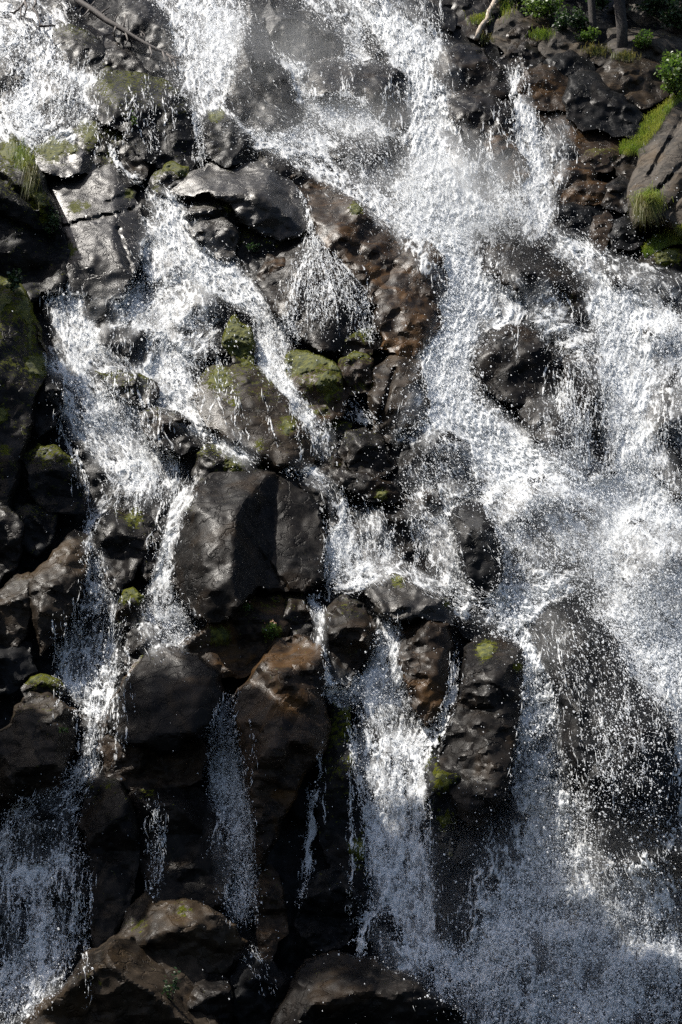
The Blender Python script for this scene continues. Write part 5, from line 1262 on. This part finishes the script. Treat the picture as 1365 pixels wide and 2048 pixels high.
bush('bush', 'dark drooping bush in the shade beyond the thick pine', 1318, 30, 80, 50, 700, 8, 'leaf_dark', 7, 20, group=GB)
bush('bush', 'low yellow green bush against the foot of the slim pine', 1176, 84, 44, 26, 380, 6, 'leaf', 8, 14, group=GB)
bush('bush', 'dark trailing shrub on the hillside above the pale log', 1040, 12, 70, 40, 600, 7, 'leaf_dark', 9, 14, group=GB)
bush('bush', 'small bright bush between the thick pine and the grey cliff', 1290, 96, 54, 30, 420, 6, 'leaf', 10, 18, group=GB)
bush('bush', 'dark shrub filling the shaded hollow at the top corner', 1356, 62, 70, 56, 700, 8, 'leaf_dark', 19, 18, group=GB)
GPL = 'small plants growing on the rocks'
bush('plant', 'small green plant with pinkish flowers under the great split boulder', 484, 1222, 42, 22, 260, 5, 'leaf', 11, 4, 'plant', GPL, flowers=40)
bush('plant', 'bright green mossy plant beside the slanting prop stone', 546, 1278, 38, 34, 300, 5, 'leaf', 12, 4, 'plant', GPL, flowers=14)
bush('plant', 'two leaved sprig on the brown mossy boulder by the rugged one', 266, 252, 18, 26, 30, 8, 'leaf', 13, 4, 'plant', GPL)
bush('plant', 'leafy sprig on the broad foreground boulder', 346, 2000, 34, 56, 90, 8, 'leaf_dark', 14, 6, 'plant', GPL)
bush('plant', 'small green sprig in the dark recess under the overhanging slab', 512, 505, 30, 22, 110, 6, 'leaf_dark', 15, 4, 'plant', GPL)
bush('plant', 'feathery green fern hanging on the edge of the gorge cliff', 104, 468, 36, 48, 420, 6, 'leaf_dark', 16, 6, 'plant', GPL)
bush('plant', 'broad leaved dark plant at the foot of the overhanging cliff block', 28, 585, 44, 48, 160, 11, 'leaf_dark', 17, 18, 'plant', GPL)
bush('plant', 'tiny leaf tuft on the brown angular boulder at the photo edge', 126, 1466, 16, 16, 40, 6, 'leaf', 18, 6, 'plant', GPL)

GG = 'grass tufts'
def tuft(label, px, py, wpx, n, L, mat, seed, dh=2, droop=0.4, hpx=8, dirn=(0, -0.3, 0)):
    rs = np.random.RandomState(seed)
    x = px + rs.normal(0, wpx * 0.3, n); y = py + rs.normal(0, hpx * 0.5, n)
    B = place(x, y, sample(S, x, y) + dh); A0 = at(px, py, dh)
    V, F = blades(B, L * u(py), 0.55 * u(py), rs, 0.6, dirn, droop)
    o = grass_mesh('grass_tuft', V, F, MAT[mat], None, A0)
    tag(o, label, 'grass tuft', GG)
tuft('thick yellow green grass tuft hanging over the black block', 1300, 415, 40, 600, 36, 'grass', 1, 8, 0.75, 16, (-0.3, -0.6, 0))
tuft('dry straw grass hanging from the thick grass tuft', 1290, 432, 30, 220, 56, 'drygrass', 2, 10, 1.4, 10, (-0.1, -0.4, 0))
tuft('long grass hanging down the edge of the gorge cliff', 48, 318, 34, 300, 22, 'grass', 3, 8, 1.3, 26, (0.25, -0.3, 0))
tuft('dry grass strands hanging under the gorge cliff edge', 62, 366, 22, 120, 34, 'drygrass', 4, 6, 1.6, 26, (0.1, -0.3, 0))
tuft('green grass patch beside the leaning pale log', 962, 42, 36, 300, 16, 'grass', 5, 6)
tuft('grass strip on the bank behind the pale log', 1012, 14, 26, 260, 18, 'grass', 6, 6, 0.4, 24)
tuft('yellowish grass on the bank below the pale log', 974, 82, 22, 160, 14, 'drygrass', 7, 6)
tuft('yellow grass tuft between the pointed rock and the knobbly rock', 1084, 72, 34, 300, 16, 'grass', 8, 6)
tuft('dry brown grass tuft on the ledge under the slim pine', 1194, 104, 40, 280, 16, 'drygrass', 9, 8)
tuft('dry grass fringe on the ledge below the thick pine', 1250, 116, 44, 240, 15, 'drygrass', 10, 8)
tuft('rusty grass clump at the end of the lower grass strip', 1348, 470, 36, 300, 20, 'drygrass', 11, 8)
tuft('small tuft of bright grass under the knobbly stones', 1262, 305, 30, 240, 14, 'grass', 12, 8)
def meadow(label, poly, n, L, seed):
    rs = np.random.RandomState(seed)
    P = np.array(poly, float).reshape(-1, 2)
    x = rs.uniform(P[:, 0].min(), P[:, 0].max(), n * 3); y = rs.uniform(P[:, 1].min(), P[:, 1].max(), n * 3)
    k = inside_dist(P, x, y) > 2; x, y = x[k][:n], y[k][:n]
    B = place(x, y, np.maximum(sample(SB, x, y), sample(S, x, y)) + 2)
    V, F = blades(B, L * 0.0135, 0.006, rs, 0.7, (-0.1, -0.25, 0), 0.35)
    o = grass_mesh('grass', V, F, MAT['grass'])
    tag(o, label, 'grass', None, 'stuff')
meadow('sunlit green grass strip between the black boulders and the grey cliff', [1365,168,1340,200,1310,225,1285,240,1275,275,1240,288,1236,312,1262,310,1296,292,1320,262,1345,220,1385,190], 5200, 15, 1)
meadow('short green grass slope under the grey cliff', [1400,440,1365,455,1330,462,1305,478,1282,505,1290,520,1318,505,1345,492,1400,488], 2600, 14, 2)
